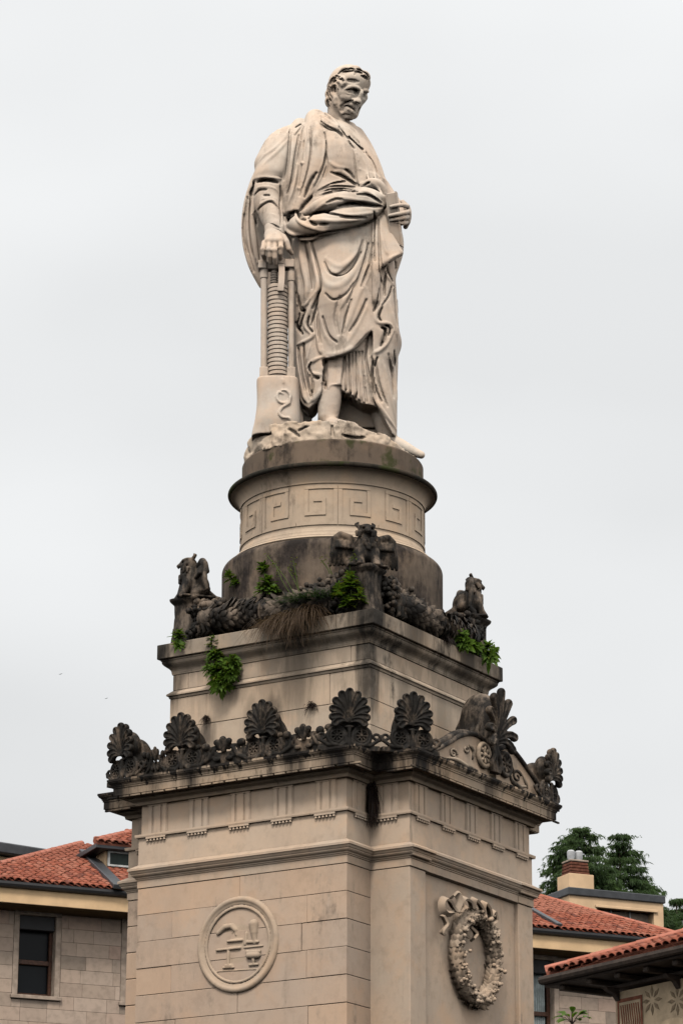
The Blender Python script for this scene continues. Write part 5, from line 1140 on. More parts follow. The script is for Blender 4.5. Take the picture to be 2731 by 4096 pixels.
def tile_mesh(w=.16, L=.36, n=6):
    V = []; F = []
    for j, (y, rr) in enumerate(((0, 1.0), (L, .82))):
        for k in range(n+1):
            a = math.pi*k/n; V.append((math.cos(a)*w/2*rr, y, math.sin(a)*w*.36*rr+(0 if j else .022)))
        for k in range(n+1):
            a = math.pi*k/n; V.append((math.cos(a)*(w/2*rr-.014), y, math.sin(a)*(w*.36*rr-.014)+(0 if j else .022)))
    m = n+1
    for k in range(n):
        F += [(k, k+1, 2*m+k+1, 2*m+k), (m+k, 3*m+k, 3*m+k+1, m+k+1), (k, m+k, m+k+1, k+1)]
    me = MB().add(V, F).mesh('tile', False); me.polygons.foreach_set('use_smooth', [True]*len(me.polygons)); return me
TILE = tile_mesh(); TILE.materials.append(M['tile'])
def inpoly(p, poly):
    c = False; n = len(poly)
    for i in range(n):
        a, b = poly[i], poly[i-1]
        if (a[1] > p[1]) != (b[1] > p[1]) and p[0] < (b[0]-a[0])*(p[1]-a[1])/(b[1]-a[1])+a[0]: c = not c
    return c
def roof(parent, P0, e, s, poly, limit=300, gap=.168, exposure=.275, seed=1, thick=.12):
    """tiled roof plane: P0 a point of the eave, e along it, s up the slope, poly its outline in (e, s) metres"""
    e = unit(e); s = unit(s-e*(s@e)); n = np.cross(e, s); n = n if n[2] > 0 else -n; rnd = random.Random(seed)
    pl3 = [P0+e*a+s*b-n*.01 for a, b in poly]; deck = MB().prism(pl3, -n*thick).build('roof_deck', M['tile'], parent)
    cells = []
    a0, a1 = min(p[0] for p in poly), max(p[0] for p in poly); b0, b1 = min(p[1] for p in poly), max(p[1] for p in poly)
    for i in range(int((a1-a0)/gap)+1):
        for j in range(int((b1-b0)/exposure)+1):
            a, b = a0+(i+.5)*gap, b0+j*exposure
            if inpoly((a, b+.12), poly): cells.append((a, b))
    def val(c):
        q = proj(P0+e*c[0]+s*c[1]); return -(max(0, -q[0], q[0]-IW)+max(0, -q[1], q[1]-IH))-abs(c[1])*.001
    cells.sort(key=val, reverse=True); rest = MB()
    for i, (a, b) in enumerate(cells):
        q = P0+e*(a+rnd.uniform(-.01, .01))+s*(b-.05+rnd.uniform(-.015, .015))+n*(.012+rnd.uniform(0, .008)); rz = rnd.uniform(-.04, .04)
        mw = Matrix(((e[0], s[0], n[0], q[0]), (e[1], s[1], n[1], q[1]), (e[2], s[2], n[2], q[2]), (0, 0, 0, 1))) @ Matrix.Rotation(rz, 4, 'Z') @ Matrix.Rotation(.035, 4, 'X')
        if i < limit: putm('roof_tile', TILE, mw, deck)
        else: rest.add([mw @ v.co for v in TILE.vertices], [tuple(p.vertices) for p in TILE.polygons])
    if rest.v: tag(rest.build('roof_tiles', M['tile'], deck, smooth=True), kind='stuff')
    return deck
def ridge_tiles(parent, A, B, step=.34, r=.10):
    A, B = np.asarray(A), np.asarray(B); u = unit(B-A); L = np.linalg.norm(B-A); k = 0
    me = MB().tube([(0, -.02, 0), (0, .40, 0)], [r*1.05, r*.86], 10).mesh('ridge_tile'); me.materials.append(M['tile2'])
    x = unit(np.cross(u, ZZ)); n = np.cross(x, u)
    while k*step < L:
        p = A+u*k*step+n*.01; putm('ridge_tile', me, Matrix(((x[0], u[0], n[0], p[0]), (x[1], u[1], n[1], p[1]), (x[2], u[2], n[2], p[2]), (0, 0, 0, 1))) @ Matrix.Rotation(.03, 4, 'X'), parent); k += 1
def wallbox(mb, p0, u, a0, a1, z0, z1, d0, d1, nrm, ch=0.):
    """box on a wall frame: u along the wall, nrm outwards, offsets d"""
    c = p0+u*(a0+a1)/2+nrm*(d0+d1)/2; c = np.array([c[0], c[1], (z0+z1)/2]); return mb.box(c, u*(a1-a0)/2, nrm*(d1-d0)/2, ZZ*(z1-z0)/2, ch)
class Wall:
    def __init__(s, p0, u, nrm): s.p0 = np.array([p0[0], p0[1], 0.]); s.u = unit(u); s.n = unit(nrm)
    def uv(s, px): P = onplane(px[0], px[1], s.p0, s.n); return (P-s.p0)@s.u, P[2]
    def box(s, a0, a1, z0, z1, d0, d1, ch=0., mb=None): return wallbox(mb or MB(), s.p0, s.u, a0, a1, z0, z1, d0, d1, s.n, ch)
def window(w, parent, a0, a1, z0, z1, rail=.45, shutter=.3, curtain=False):
    win = w.box(a0, a1, z0, z1, -.34, -.30).build('window', M['glass'], parent)
    f = MB()
    for b in ((a0, a0+.07, z0, z1), (a1-.07, a1, z0, z1)): w.box(*b, -.29, -.20, .008, f)
    w.box(a0+.07, a1-.07, z0, z0+.07, -.288, -.205, .008, f); w.box(a0+.07, a1-.07, z0+(z1-z0)*rail-.05, z0+(z1-z0)*rail+.05, -.288, -.195, .008, f); w.box(a0+.07, a1-.07, z1-.07, z1, -.288, -.205, .008, f)
    f.build('frame', M['wood'], win)
    if shutter: w.box(a0+.01, a1-.01, z1-shutter, z1-.002, -.19, -.05, .01).build('shutter_box', M['gutter'], win)
    w.box(a0-.16, a1+.16, z0-.09, z0-.006, -.2, .07, .01).build('sill', M['clad_trim'], win)
    if curtain: 
        cm = MB()
        for k in range(7): cm.tube([w.p0+w.u*(a1-.42+.05*k)-w.n*.295+ZZ*(z0+.1), w.p0+w.u*(a1-.42+.05*k)-w.n*.297+ZZ*(z1-.1)], .028, 6)
        cm.build('curtain', M['curtain'], win, smooth=True)
    return win
def clad(w, parent, a0, a1, z0, z1, holes, seed, rh=.295, limit=300):
    rnd = random.Random(seed); z = z1; k = 0
    while z > z0:
        h = rh; a = a0-rnd.uniform(0, .6)
        while a < a1:
            L = rnd.choice((.45, .6, .75, .9)); pieces = [(a, a+L, z-h, z)]
            for (h0, h1, y0, y1) in holes:
                nx = []
                for (p, q, r, t) in pieces:
                    if q <= h0 or p >= h1 or t <= y0 or r >= y1: nx.append((p, q, r, t)); continue
                    if p < h0: nx.append((p, h0, r, t))
                    if q > h1: nx.append((h1, q, r, t))
                    m0, m1 = max(p, h0), min(q, h1)
                    if r < y0: nx.append((m0, m1, r, y0))
                    if t > y1: nx.append((m0, m1, y1, t))
                pieces = nx
            for (p, q, r, t) in pieces:
                p = max(p, a0); q = min(q, a1)
                if q-p > .03 and t-r > .03 and k < limit: w.box(p+.002, q-.002, r+.002, t-.002, -.06, .0+rnd.uniform(0, .004), .004).build('cladding_panel', M['clad'], parent); k += 1
            a += L
        z -= h
def shell(w, parent, a0, a1, z0, z1, holes, depth=8.):
    """wall solid with real window openings, butted boxes"""
    xs = sorted({a0, a1, *[v for h in holes for v in h[:2]]}); mb = MB()
    for i in range(len(xs)-1):
        x0, x1 = xs[i], xs[i+1]; hs = sorted([h for h in holes if h[0] <= x0+1e-6 and h[1] >= x1-1e-6], key=lambda h: h[2]); z = z0
        for h in hs: w.box(x0, x1, z, h[2], -.35, -.065, 0, mb); z = h[3]
        w.box(x0, x1, z, z1, -.35, -.065, 0, mb)
    w.box(a0, a1, z0, z1, -depth, -.36, 0, mb); return mb.build('wall', M['clad_trim'], parent)
# ---------------------------------------------------------------- left building
ZE = 15.0
ea, eb = atZ(0, 3544, ZE), atZ(528, 3589, ZE); eu = unit(eb-ea); en = np.array([eu[1], -eu[0], 0]); 
if en@(CP-ea) < 0: en = -en
lb = empty('apartment_building', (ea[0], ea[1], 0), 'stone-clad apartment building with ochre eaves and red tiled roof left of the pier', 'building')
wl = Wall(ea-en*.75, eu, en)
def q7(x, y): return wl.uv(c7(x, y))
h1 = (q7(100, 800)[0], q7(290, 800)[0], q7(190, 1022)[1], q7(200, 606)[1]); dzw = 3.1
h2 = (h1[0], h1[1], h1[2]-dzw, h1[3]-dzw)
x3 = q7(662, 850)[0]; h3 = (x3, x3+(h1[1]-h1[0]), h1[2], h1[3]); h4 = (x3, h3[1], h2[2], h2[3])
aL, aR = q7(-400, 700)[0], q7(1250, 700)[0]
holes = [h1, h2, h3, h4]
wob = shell(wl, lb, aL, aR, 0, ZE-.35, holes)
clad(wl, wob, q7(-30, 800)[0], q7(760, 800)[0], q7(100, 1250)[1], ZE-.36, [(h[0]-.13, h[1]+.13, h[2]-.10, h[3]+.13) for h in holes], 4)
for h in holes:
    w_ = window(wl, lb, *h, rail=.43)
    for b in ((h[0]-.125, h[0]-.003, h[2]-.003, h[3]+.003), (h[1]+.003, h[1]+.125, h[2]-.003, h[3]+.003), (h[0]-.125, h[1]+.125, h[3]+.006, h[3]+.125)): wl.box(*b, -.28, .012, .006).build('surround', M['clad_trim'], w_)
# eaves: soffit, fascia, gutter
def eaves(w, parent, a0, a1, ze, out=.75, fh=.34):
    w.box(a0, a1, ze-fh, ze-.004, -.3, out, .01).build('eaves_fascia', M['fascia'], parent)
    g = MB(); g.tube([w.p0+w.u*a0+w.n*(out+.05)+ZZ*(ze+.05), w.p0+w.u*a1+w.n*(out+.05)+ZZ*(ze+.05)], .075, 8); w.box(a0, a1, ze, ze+.05, -.2, out+.03, 0, g); g.build('gutter', M['gutter'], parent, smooth=False)
eaves(wl, lb, aL, aR, ZE)
SL = math.radians(21.5); rs_ = -en*math.cos(SL)+ZZ*math.sin(SL); RP0 = ea+en*.02+ZZ*.13
def on_roof(px, P0, e, s): n = np.cross(e, s); P = onplane(px[0], px[1], P0, unit(n)); return (P-P0)@e, (P-P0)@s
hipL = [on_roof(c7(*p), RP0, eu, rs_) for p in ((0, 345), (150, 305), (400, 242))]
a_hi = hipL[2][0]; b_hi = hipL[2][1]
polyL = [(hipL[0][0]-1.2, 0), (aR-1.0, 0), (aR-1.0, b_hi+.4), (a_hi+.05, b_hi+.05), hipL[1], hipL[0], (hipL[0][0]-1.2, hipL[0][1]*.4)]
dk = roof(lb, RP0, eu, rs_, polyL, 300, seed=2)
P3 = lambda a, b: RP0+eu*a+rs_*b
ridge_tiles(dk, P3(*hipL[0])-eu*.0, P3(*hipL[2]))
# valley gutter strip over the tiles
v0, v1 = on_roof(c7(440, 292), RP0, eu, rs_), on_roof(c7(622, 478), RP0, eu, rs_); nn = unit(np.cross(eu, rs_)); nn = nn if nn[2] > 0 else -nn
vd = unit(P3(*v1)-P3(*v0)); vx = np.cross(vd, nn)
MB().box((P3(*v0)+P3(*v1))/2+nn*.10, vd*np.linalg.norm(P3(*v1)-P3(*v0))/2, vx*.13, nn*.05, .01).build('valley_gutter', M['metal'], dk)
# higher ochre storey behind, with a metal coping
Yb = ea[1]+5.5; tb = MB(); A = atY(*c7(-60, 268), Yb); B_ = atY(*c7(410, 243), Yb+1.5); d_ = unit((B_-A)*np.array([1, 1, 0])); nb_ = np.array([d_[1], -d_[0], 0]); zt_ = (A[2]+B_[2])/2
tb.box(np.array([*(A[:2]+d_[:2]*3.0-nb_[:2]*2.0), zt_-2.2]), d_*4.2, nb_*2.0, ZZ*1.9, 0); tb.build('upper_storey', M['peach'], lb)
tb = MB(); tb.box(np.array([*(A[:2]+d_[:2]*3.0-nb_[:2]*1.95), zt_-.14]), d_*4.4, nb_*2.2, ZZ*.13, .03); tb.build('coping', M['metal'], lb)
# dormer
dP = P3(*on_roof(c7(548, 366), RP0, eu, rs_)); wi = Wall(dP, eu, en); dml = wi.uv(c7(900, 400))[0]; zb_ = wi.uv(c7(548, 372))[1]; zt_ = wi.uv(c7(560, 262))[1]
dw = wi.box(0, dml, zb_-.5, zt_+.02, -3.0, 0, .01).build('dormer', M['peach'], lb)
i0 = wi.uv(c7(562, 300))[0]; i1 = i0+1.15; zz0, zz1 = wi.uv(c7(620, 352))[1], wi.uv(c7(620, 272))[1]
dwn = wi.box(i0+.05, i1-.02, zz0+.05, zz1-.05, .005, .03).build('dormer_window', M['green'], dw)
fm = MB()
for b in ((i0, i0+.05, zz0, zz1), (i1-.02, i1+.03, zz0, zz1), (i0+.05, i1-.02, zz0, zz0+.045), (i0+.05, i1-.02, zz1-.045, zz1)): wi.box(*b, .004, .06, .004, fm)
fm.build('frame', M['white'], dwn); wi.box(-.10, dml, zb_-.10, zb_+.02, -.4, .14, .02).build('dormer_apron', M['metal'], dw)
dr0 = wi.p0-eu*.30+en*.28+ZZ*(zt_+.10); drs = -en*math.cos(.40)+ZZ*math.sin(.40); dl = dml+.3
wi.box(-.30, dml, zt_-.02, zt_+.09, -2.6, .26, .01).build('dormer_eaves', M['metal'], dw)
dd_ = roof(lb, dr0, eu, drs, [(0, 0), (dl, 0), (dl, 1.6), (1.25, 1.5), (.05, .1)], 120, seed=5, thick=.08); ridge_tiles(dd_, dr0+eu*.05+drs*.1, dr0+eu*1.3+drs*1.5)
# ---------------------------------------------------------------- right building
ra, rb_ = atZ(2130, 3732, ZE), atZ(2574, 3771, ZE); ru = unit(rb_-ra); rn = np.array([ru[1], -ru[0], 0])
if rn@(CP-ra) < 0: rn = -rn
rbld = empty('apartment_building', (ra[0], ra[1], 0), 'stone-clad apartment building with a peach rooftop box and chimney right of the pier', 'building')
w2 = Wall(ra-rn*.75, ru, rn); q8 = lambda x, y: w2.uv(c8(x, y))
g1 = (q8(742, 1000)[0], q8(850, 1000)[0], q8(800, 1380)[1], q8(800, 888)[1]); g1 = (g1[1]-1.25, g1[1], g1[3]-2.3, g1[3])
b0_, b1_ = q8(400, 900)[0], q8(1800, 900)[0]
wo2 = shell(w2, rbld, b0_, b1_, 0, ZE-.35, [g1])
clad(w2, wo2, q8(640, 900)[0], q8(1330, 900)[0], q8(1000, 1300)[1], ZE-.36, [(g1[0]-.13, g1[1]+.13, g1[2]-.1, g1[3]+.13)], 8)
wn2 = window(w2, rbld, *g1, rail=.47, curtain=True)
for b in ((g1[0]-.125, g1[0]-.003, g1[2]-.003, g1[3]+.003), (g1[1]+.003, g1[1]+.125, g1[2]-.003, g1[3]+.003), (g1[0]-.125, g1[1]+.125, g1[3]+.006, g1[3]+.125)): w2.box(*b, -.28, .012, .006).build('surround', M['clad_trim'], wn2)
eaves(w2, rbld, b0_, b1_, ZE)
rr_ = -rn*math.cos(SL)+ZZ*math.sin(SL); R0 = ra+rn*.02+ZZ*.13; P4 = lambda a, b: R0+ru*a+rr_*b
hp = [on_roof(c8(*p), R0, ru, rr_) for p in ((640, 505), (735, 532), (1000, 610), (1300, 690), (1480, 738))]
polyR = [(-2.5, 0), (hp[-1][0]+1.6, 0)]+[hp[-1], hp[3], hp[2], hp[1], hp[0], (-2.5, hp[0][1])]
dk2 = roof(rbld, R0, ru, rr_, polyR, 300, seed=9); ridge_tiles(dk2, P4(*hp[0]), P4(*hp[2])); ridge_tiles(dk2, P4(*hp[2]), P4(*hp[-1]))
v0, v1 = on_roof(c8(690, 610), R0, ru, rr_), on_roof(c8(880, 718), R0, ru, rr_); n2 = unit(np.cross(ru, rr_)); n2 = n2 if n2[2] > 0 else -n2; vd = unit(P4(*v1)-P4(*v0)); vx = np.cross(vd, n2)
MB().box((P4(*v0)+P4(*v1))/2+n2*.10, vd*np.linalg.norm(P4(*v1)-P4(*v0))/2, vx*.07, n2*.04, .01).build('valley_gutter', M['metal'], dk2)
# rooftop box with a strip window, metal coping and chimney
Yr = ra[1]+7.0; pr = lambda x, y, dy=0.: atY(*c8(x, y), Yr+dy)
k0 = pr(935, 505); ku, kn = ru, rn; kz = k0[2]; kl = Wall(k0, ku, kn).uv(c8(1455, 560))[0]
wk = Wall(k0, ku, kn); zk0, zk1 = wk.uv(c8(1250, 703))[1], wk.uv(c8(1250, 605))[1]; ia, ib = wk.uv(c8(1090, 620))[0], wk.uv(c8(1405, 640))[0]
bx = MB(); wk.box(0, ia, kz-3, kz-.1, -2.5, 0, 0, bx); wk.box(ib, kl, kz-3, kz-.1, -2.5, 0, 0, bx); wk.box(ia, ib, zk1, kz-.1, -2.5, 0, 0, bx); wk.box(ia, ib, kz-3, zk0, -2.5, 0, 0, bx); wk.box(ia, ib, zk0, zk1, -2.5, -.35, 0, bx)
rt_box = bx.build('rooftop_box', M['peach'], rbld)
sw = MB(); wk.box(ia, ib, zk0, zk1, -.34, -.30, 0, sw); sw = sw.build('strip_window', M['clad_trim'], rt_box)
for t in (.33, .66): wk.box(ia+(ib-ia)*t-.02, ia+(ib-ia)*t+.02, zk0, zk1, -.29, -.24).build('mullion', M['white'], sw)
wk.box(ia-.05, ib+.1, zk1-.03, zk1+.04, -.1, .05, .01).build('lintel', M['peach'], rt_box)
cp_ = MB(); wk.box(-.05, kl+.05, kz-.10, kz+.10, -2.6, .06, .02, cp_); cp_.build('coping', M['metal'], rt_box)
chm = pr(972, 500, 2.4); cz0 = atY(*c8(972, 495), chm[1])[2]; s_ = .72*1.05
chb = MB().box(np.array([chm[0], chm[1], cz0+.0]), ku*.36, kn*.34, ZZ*.34, .01).build('chimney', M['peach'], rbld)
zc_ = atY(*c8(972, 440), chm[1])[2]; zc1_ = atY(*c8(972, 352), chm[1])[2]
MB().box(np.array([chm[0], chm[1], (zc_+zc1_)/2]), ku*.22, kn*.20, ZZ*(zc1_-zc_)/2, 0).build('chimney_core', M['gutter'], chb)
for k in range(5):
    z = zc_+.03+(zc1_-zc_-.03)*k/4.6; MB().box(np.array([chm[0], chm[1], z]), ku*(.29-.008*k), kn*(.27-.008*k), ZZ*.036, .012).build('chimney_slat', M['brick'], chb)
MB().box(np.array([chm[0], chm[1], zc1_+.03]), ku*.27, kn*.25, ZZ*.025, .01).build('chimney_cap', M['clad_trim'], chb)
for d in (-.12, .11): MB().tube([np.array([*(chm+ku*d)[:2], zc1_+.06]), np.array([*(chm+ku*d)[:2], zc1_+.16]), np.array([*(chm+ku*d)[:2], zc1_+.30]), np.array([*(chm+ku*d)[:2], zc1_+.34])], [.08, .10, .105, .07], 14).build('chimney_cowl', M['cowl'], chb, angle=.6)
# ---------------------------------------------------------------- villa at the right edge
ZV = 9.3
va, vb = atZ(*c8(795, 1012), ZV), atZ(*c8(1568, 838), ZV); vu = unit(vb-va); vn = np.array([vu[1], -vu[0], 0])
if vn@(CP-va) < 0: vn = -vn
villa = empty('painted_villa', (vb[0], vb[1], 0), 'villa with red tiles, black eaves and a painted frieze at the lower right edge', 'building')
LV = np.linalg.norm(vb-va); OV = .42; wv = Wall(va-vn*OV, vu, vn)
VA0 = wv.uv(c8(1188, 1150))[0]; wv.box(VA0, LV+7, 0, ZV-.25, -7, -.02).build('wall', M['cream'], villa)
ev = MB(); wv.box(-.0, LV+8, ZV-.07, ZV-.02, -.8, OV, .01, ev); ev.tube([va+vn*.05+ZZ*.02, va+vu*(LV+8)+vn*.05+ZZ*.02], .06, 8); ev.tube([va+vn*.05+ZZ*.02, va-vn*7+ZZ*.02], .06, 8); ev.build('eaves', M['dark_wood'], villa)
for k in range(14): wv.box(.25+k*.62, .37+k*.62, ZV-.15, ZV-.075, -.6, OV-.06, .015).build('rafter', M['dark_wood'], villa)
wv.box(VA0-.05, LV+7.1, ZV-.21, ZV-.155, -.3, .05, .01).build('wall_plate', M['dark_wood'], villa)
for k in range(5):
    a = VA0+.02+k*1.3; MB().prism([wv.p0+vu*a+ZZ*(ZV-.20), wv.p0+vu*a+vn*.24+ZZ*(ZV-.20), wv.p0+vu*a+vn*.20+ZZ*(ZV-.25), wv.p0+vu*a+vn*.07+ZZ*(ZV-.29), wv.p0+vu*a+ZZ*(ZV-.38)], vu*.09).build('bracket', M['dark_wood'], villa)
SV = math.radians(19); vs_ = -vn*math.cos(SV)+ZZ*math.sin(SV); V0 = va+ZZ*.11
dk3 = roof(villa, V0, vu, vs_, [(0, 0), (LV+4, 0), (LV+4, 3.2), (3.0, 3.0), (.05, .05)], 300, seed=14); ridge_tiles(dk3, V0+vu*.05+vs_*.05, V0+vu*3.0+vs_*3.0, r=.11)
# painted frieze: chevron strip and flower panels, thin paint layers
def q9(x, y): return wv.uv(c8(x, y))
def pbox(x0, y0, x1, y1, name, mat, d=.004, parent=villa): a0, z1 = q9(x0, y0); a1, z0 = q9(x1, y1); return wv.box(min(a0, a1), max(a0, a1), min(z0, z1), max(z0, z1), -.019, -.019+d).build(name, mat, parent)
fa0 = q9(1200, 1150)[0]; fa1 = q9(1338, 1150)[0]; fz1 = q9(1260, 1095)[1]; fz0 = fz1-1.3
pan = wv.box(fa0, fa1, fz0, fz1, -.018, -.012).build('painted_panel', M['cream'], villa)
for b in ((fa0, fa1, fz1-.05, fz1), (fa0, fa0+.04, fz0, fz1-.05), (fa1-.04, fa1, fz0, fz1-.05)): wv.box(*b, -.011, -.007).build('painted_border', M['paint_red'], pan)
nch = 9; sw_ = (fa1-fa0-.12)/nch
for k in range(nch):
    x0 = fa0+.06+k*sw_; 
    MB().prism([wv.p0+wv.u*(x0+dx)+ZZ*z-wv.n*.011 for dx, z in ((0, fz1-.09), (sw_*.5, fz1-.09), (sw_*1.2, fz1-.34), (sw_*.5, fz1-.62), (0, fz1-.62), (sw_*.7, fz1-.34))], wv.n*.004).build('painted_chevron', M['paint_red'], pan)
for cx in (1390, 1530):
    a, z = q9(cx, 1110)
    for k in range(8):
        an = math.pi*k/4; c_ = wv.p0+wv.u*(a+.13*math.cos(an))+ZZ*(z+.13*math.sin(an))-wv.n*.016; d1 = wv.u*math.cos(an)+ZZ*math.sin(an); d2 = -wv.u*math.sin(an)+ZZ*math.cos(an)
        MB().prism([c_-d1*.08, c_+d2*.03, c_+d1*.08, c_-d2*.03], wv.n*.004).build('painted_petal', M['paint_green'], villa)
wa = q9(1395, 1200)[0]; wz = q9(1480, 1165)[1]; ar_ = MB(); ww_ = .95
arc_o = [(wa+ww_/2+(ww_/2+.12)*math.cos(t), wz-.55+(.42)*math.sin(t)) for t in np.linspace(0, math.pi, 13)]; arc_i = [(wa+ww_/2+(ww_/2)*math.cos(t), wz-.55+(.32)*math.sin(t)) for t in np.linspace(math.pi, 0, 13)]
outl = arc_o+[(wa-.12, wz-2.3), (wa, wz-2.3)]+arc_i+[(wa+ww_, wz-2.3), (wa+ww_+.12, wz-2.3)]
vw = MB().prism([wv.p0+wv.u*a+ZZ*z-wv.n*.02 for a, z in arc_i+[(wa+ww_, wz-2.3), (wa, wz-2.3)]], wv.n*.008).build('arched_window', M['glass'], villa)
MB().prism([wv.p0+wv.u*a+ZZ*z-wv.n*.02 for a, z in outl], wv.n*.07).build('arch_surround', M['cream'], vw)
wv.box(wa+.03, wa+.09, wz-2.3, wz-.4, -.01, .03).build('frame', M['white'], vw); wv.box(wa+.44, wa+.51, wz-2.3, wz-.28, -.01, .03).build('frame', M['white'], vw)
for a in (wa-.52, wa+ww_+.1): wv.box(a, a+.40, wz-2.3, wz-.45, .0, .05, .01).build('shutter', M['gutter'], villa)
# ================================================================ trees
M['needle'] = varied('cedar_needles', [(.035, .075, .025), (.055, .105, .032), (.028, .06, .024)], .7, 1.1, .1)
def foliage_mat(name, a, b, c, sc=3., sub=.0):
    t = NT(name); n = t.noise(sc, 3); m = t.noise(sc*9, 3); col = t.mix(t.ramp(n, .35, .68), a, b); col = t.mix(t.ramp(m, .5, .75, 0, .7), col, c)
    m_ = t.done(col, .55, .3); tr = t.N('ShaderNodeBsdfTranslucent'); t.L(t.mix(1., col, (1., 1., .55), 'MULTIPLY'), tr.inputs[0]); mx = t.N('ShaderNodeMixShader'); mx.inputs[0].default_value = .4; t.L(t.b.outputs[0], mx.inputs[1]); t.L(tr.outputs[0], mx.inputs[2]); t.L(mx.outputs[0], t.out.inputs[0]); return m_
M['needle'] = foliage_mat('cedar_needles', (.055, .10, .034), (.085, .145, .045), (.12, .19, .06), 1.3)
M['bark'] = plain('bark', (.07, .05, .04), .9, .1, 12, .5)
def cedar(base, top, width, lab, seed, layers, flat=False, zlow=None):
    rnd = random.Random(seed); root = empty('cedar_tree', base, lab, 'tree', 'cedars behind the right building')
    B0, T0 = np.array(base, float), np.array(top, float); H = T0[2]-B0[2]
    MB().tube([B0+(T0-B0)*t+np.array([.12*math.sin(5*t), 0, 0]) for t in np.linspace(0, 1, 14)], [max(.02, .42*(1-t)**.8) for t in np.linspace(0, 1, 14)], 9).build('trunk', M['bark'], root, smooth=True)
    br = MB(); V = []; F = []
    zlow = zlow if zlow is not None else B0[2]+H*.35
    for i in range(layers):
        u = i/(layers-1); z = zlow+(T0[2]-.12-zlow)*u; c = B0+(T0-B0)*((z-B0[2])/H)
        reach = (width*(1-u)**1.15 if not flat else width*(1-u**2.2)**.8)+.25
        for k in range(6):
            a = rnd.uniform(0, 6.283); L = reach*rnd.choice((.45, .7, .9, 1.0, 1.12)); lift = rnd.uniform(.08, .22)*L
            P = [c+np.array([math.cos(a)*L*t, math.sin(a)*L*t, lift*math.sin(t*2.0)-.22*L*t*t*t]) for t in np.linspace(0, 1, 7)]
            br.tube(P, [.045*(1-t)+.008 for t in np.linspace(0, 1, 7)], 5, False)
            for j in range(int(16+46*L)):
                t = rnd.uniform(.25, 1.0)**.7; q = t*6; i0 = min(5, int(q)); p = P[i0]+(P[i0+1]-P[i0])*(q-i0); w = .20*(1.15-t)*L**.5+.09
                p = p+np.array([rnd.gauss(0, w), rnd.gauss(0, w), rnd.gauss(.02, .03)]); dz = abs(rnd.gauss(0, .16))+.05
                lean = np.array([math.cos(a)*.10+rnd.gauss(0, .05), math.sin(a)*.10+rnd.gauss(0, .05), -dz])
                for m in range(7):
                    s = np.array([rnd.gauss(0, 1), rnd.gauss(0, 1), rnd.gauss(0, .35)]); s /= np.linalg.norm(s); o = p+s*rnd.uniform(0, .05); e = o+lean*rnd.uniform(.4, 1)+s*rnd.uniform(.03, .09); ww = rnd.uniform(.010, .022); sd_ = np.cross(e-o, s); sd_ = sd_/(np.linalg.norm(sd_)+1e-9)*ww; md = (o+e)/2+s*.015
                    b = len(V); V += [o, md+sd_, e, md-sd_]; F.append((b, b+1, b+2, b+3))
    br.build('branches', M['bark'], root, smooth=True)
    me = bpy.data.meshes.new('crown'); me.from_pydata([tuple(map(float, v)) for v in V], [], F); o = link('crown', me, M['needle'], root); o['kind'] = 'stuff'; return root
Yt = 88.
def tp(x, y, Y=Yt): return atY(*c8(x, y), Y)
t1 = tp(1000, 150); cedar((t1[0]+.0, Yt, 0), t1, 1.35, 'broad dark cedar with flat drooping layers behind the chimney', 21, 15, True, tp(1000, 560)[2]-1)
t2 = tp(1228, 190, Yt+3); cedar((t2[0], Yt+3, 0), t2, 3.3, 'pointed dark cedar right of the chimney', 22, 18, False, tp(1228, 700)[2]-1.5)
t3 = tp(1545, 545, Yt+6); cedar((t3[0]+.2, Yt+6, 0), t3, 2.3, 'dark cedar cut off by the right edge behind the rooftop box', 23, 11, True, tp(1560, 800)[2]-1)
# ================================================================ weeds growing on the stone
M['leaf'] = foliage_mat('weed_leaf', (.085, .165, .022), (.135, .235, .032), (.22, .31, .065), 9.)
M['leaf_y'] = foliage_mat('yellow_weed_leaf', (.10, .15, .02), (.19, .21, .03), (.30, .26, .05), 9.)
M['grass'] = foliage_mat('green_grass', (.022, .05, .012), (.04, .075, .02), (.07, .11, .03), 12.)
M['dry'] = foliage_mat('dry_grass', (.10, .062, .036), (.155, .10, .06), (.21, .145, .09), 14.)
M['root'] = foliage_mat('dark_roots', (.018, .010, .008), (.030, .017, .012), (.05, .026, .018), 14.)
M['stem'] = plain('weed_stem', (.09, .12, .03), .7, .2)
def leafquad(V, F, p, d, up, L, W, droop):
    d = unit(d); s = np.cross(d, up); s = s/(np.linalg.norm(s)+1e-9); u = np.cross(s, d); b = len(V)
    for t, w in ((0, .25), (.3, .9), (.62, 1.), (.85, .55), (1, .04)):
        q = p+d*L*t-np.array([0, 0, droop*L*t*t])+u*0; V += [q-s*W*w+u*W*.25, q, q+s*W*w+u*W*.25]
    for i in range(4): k = b+3*i; F += [(k, k+1, k+4, k+3), (k+1, k+2, k+5, k+4)]
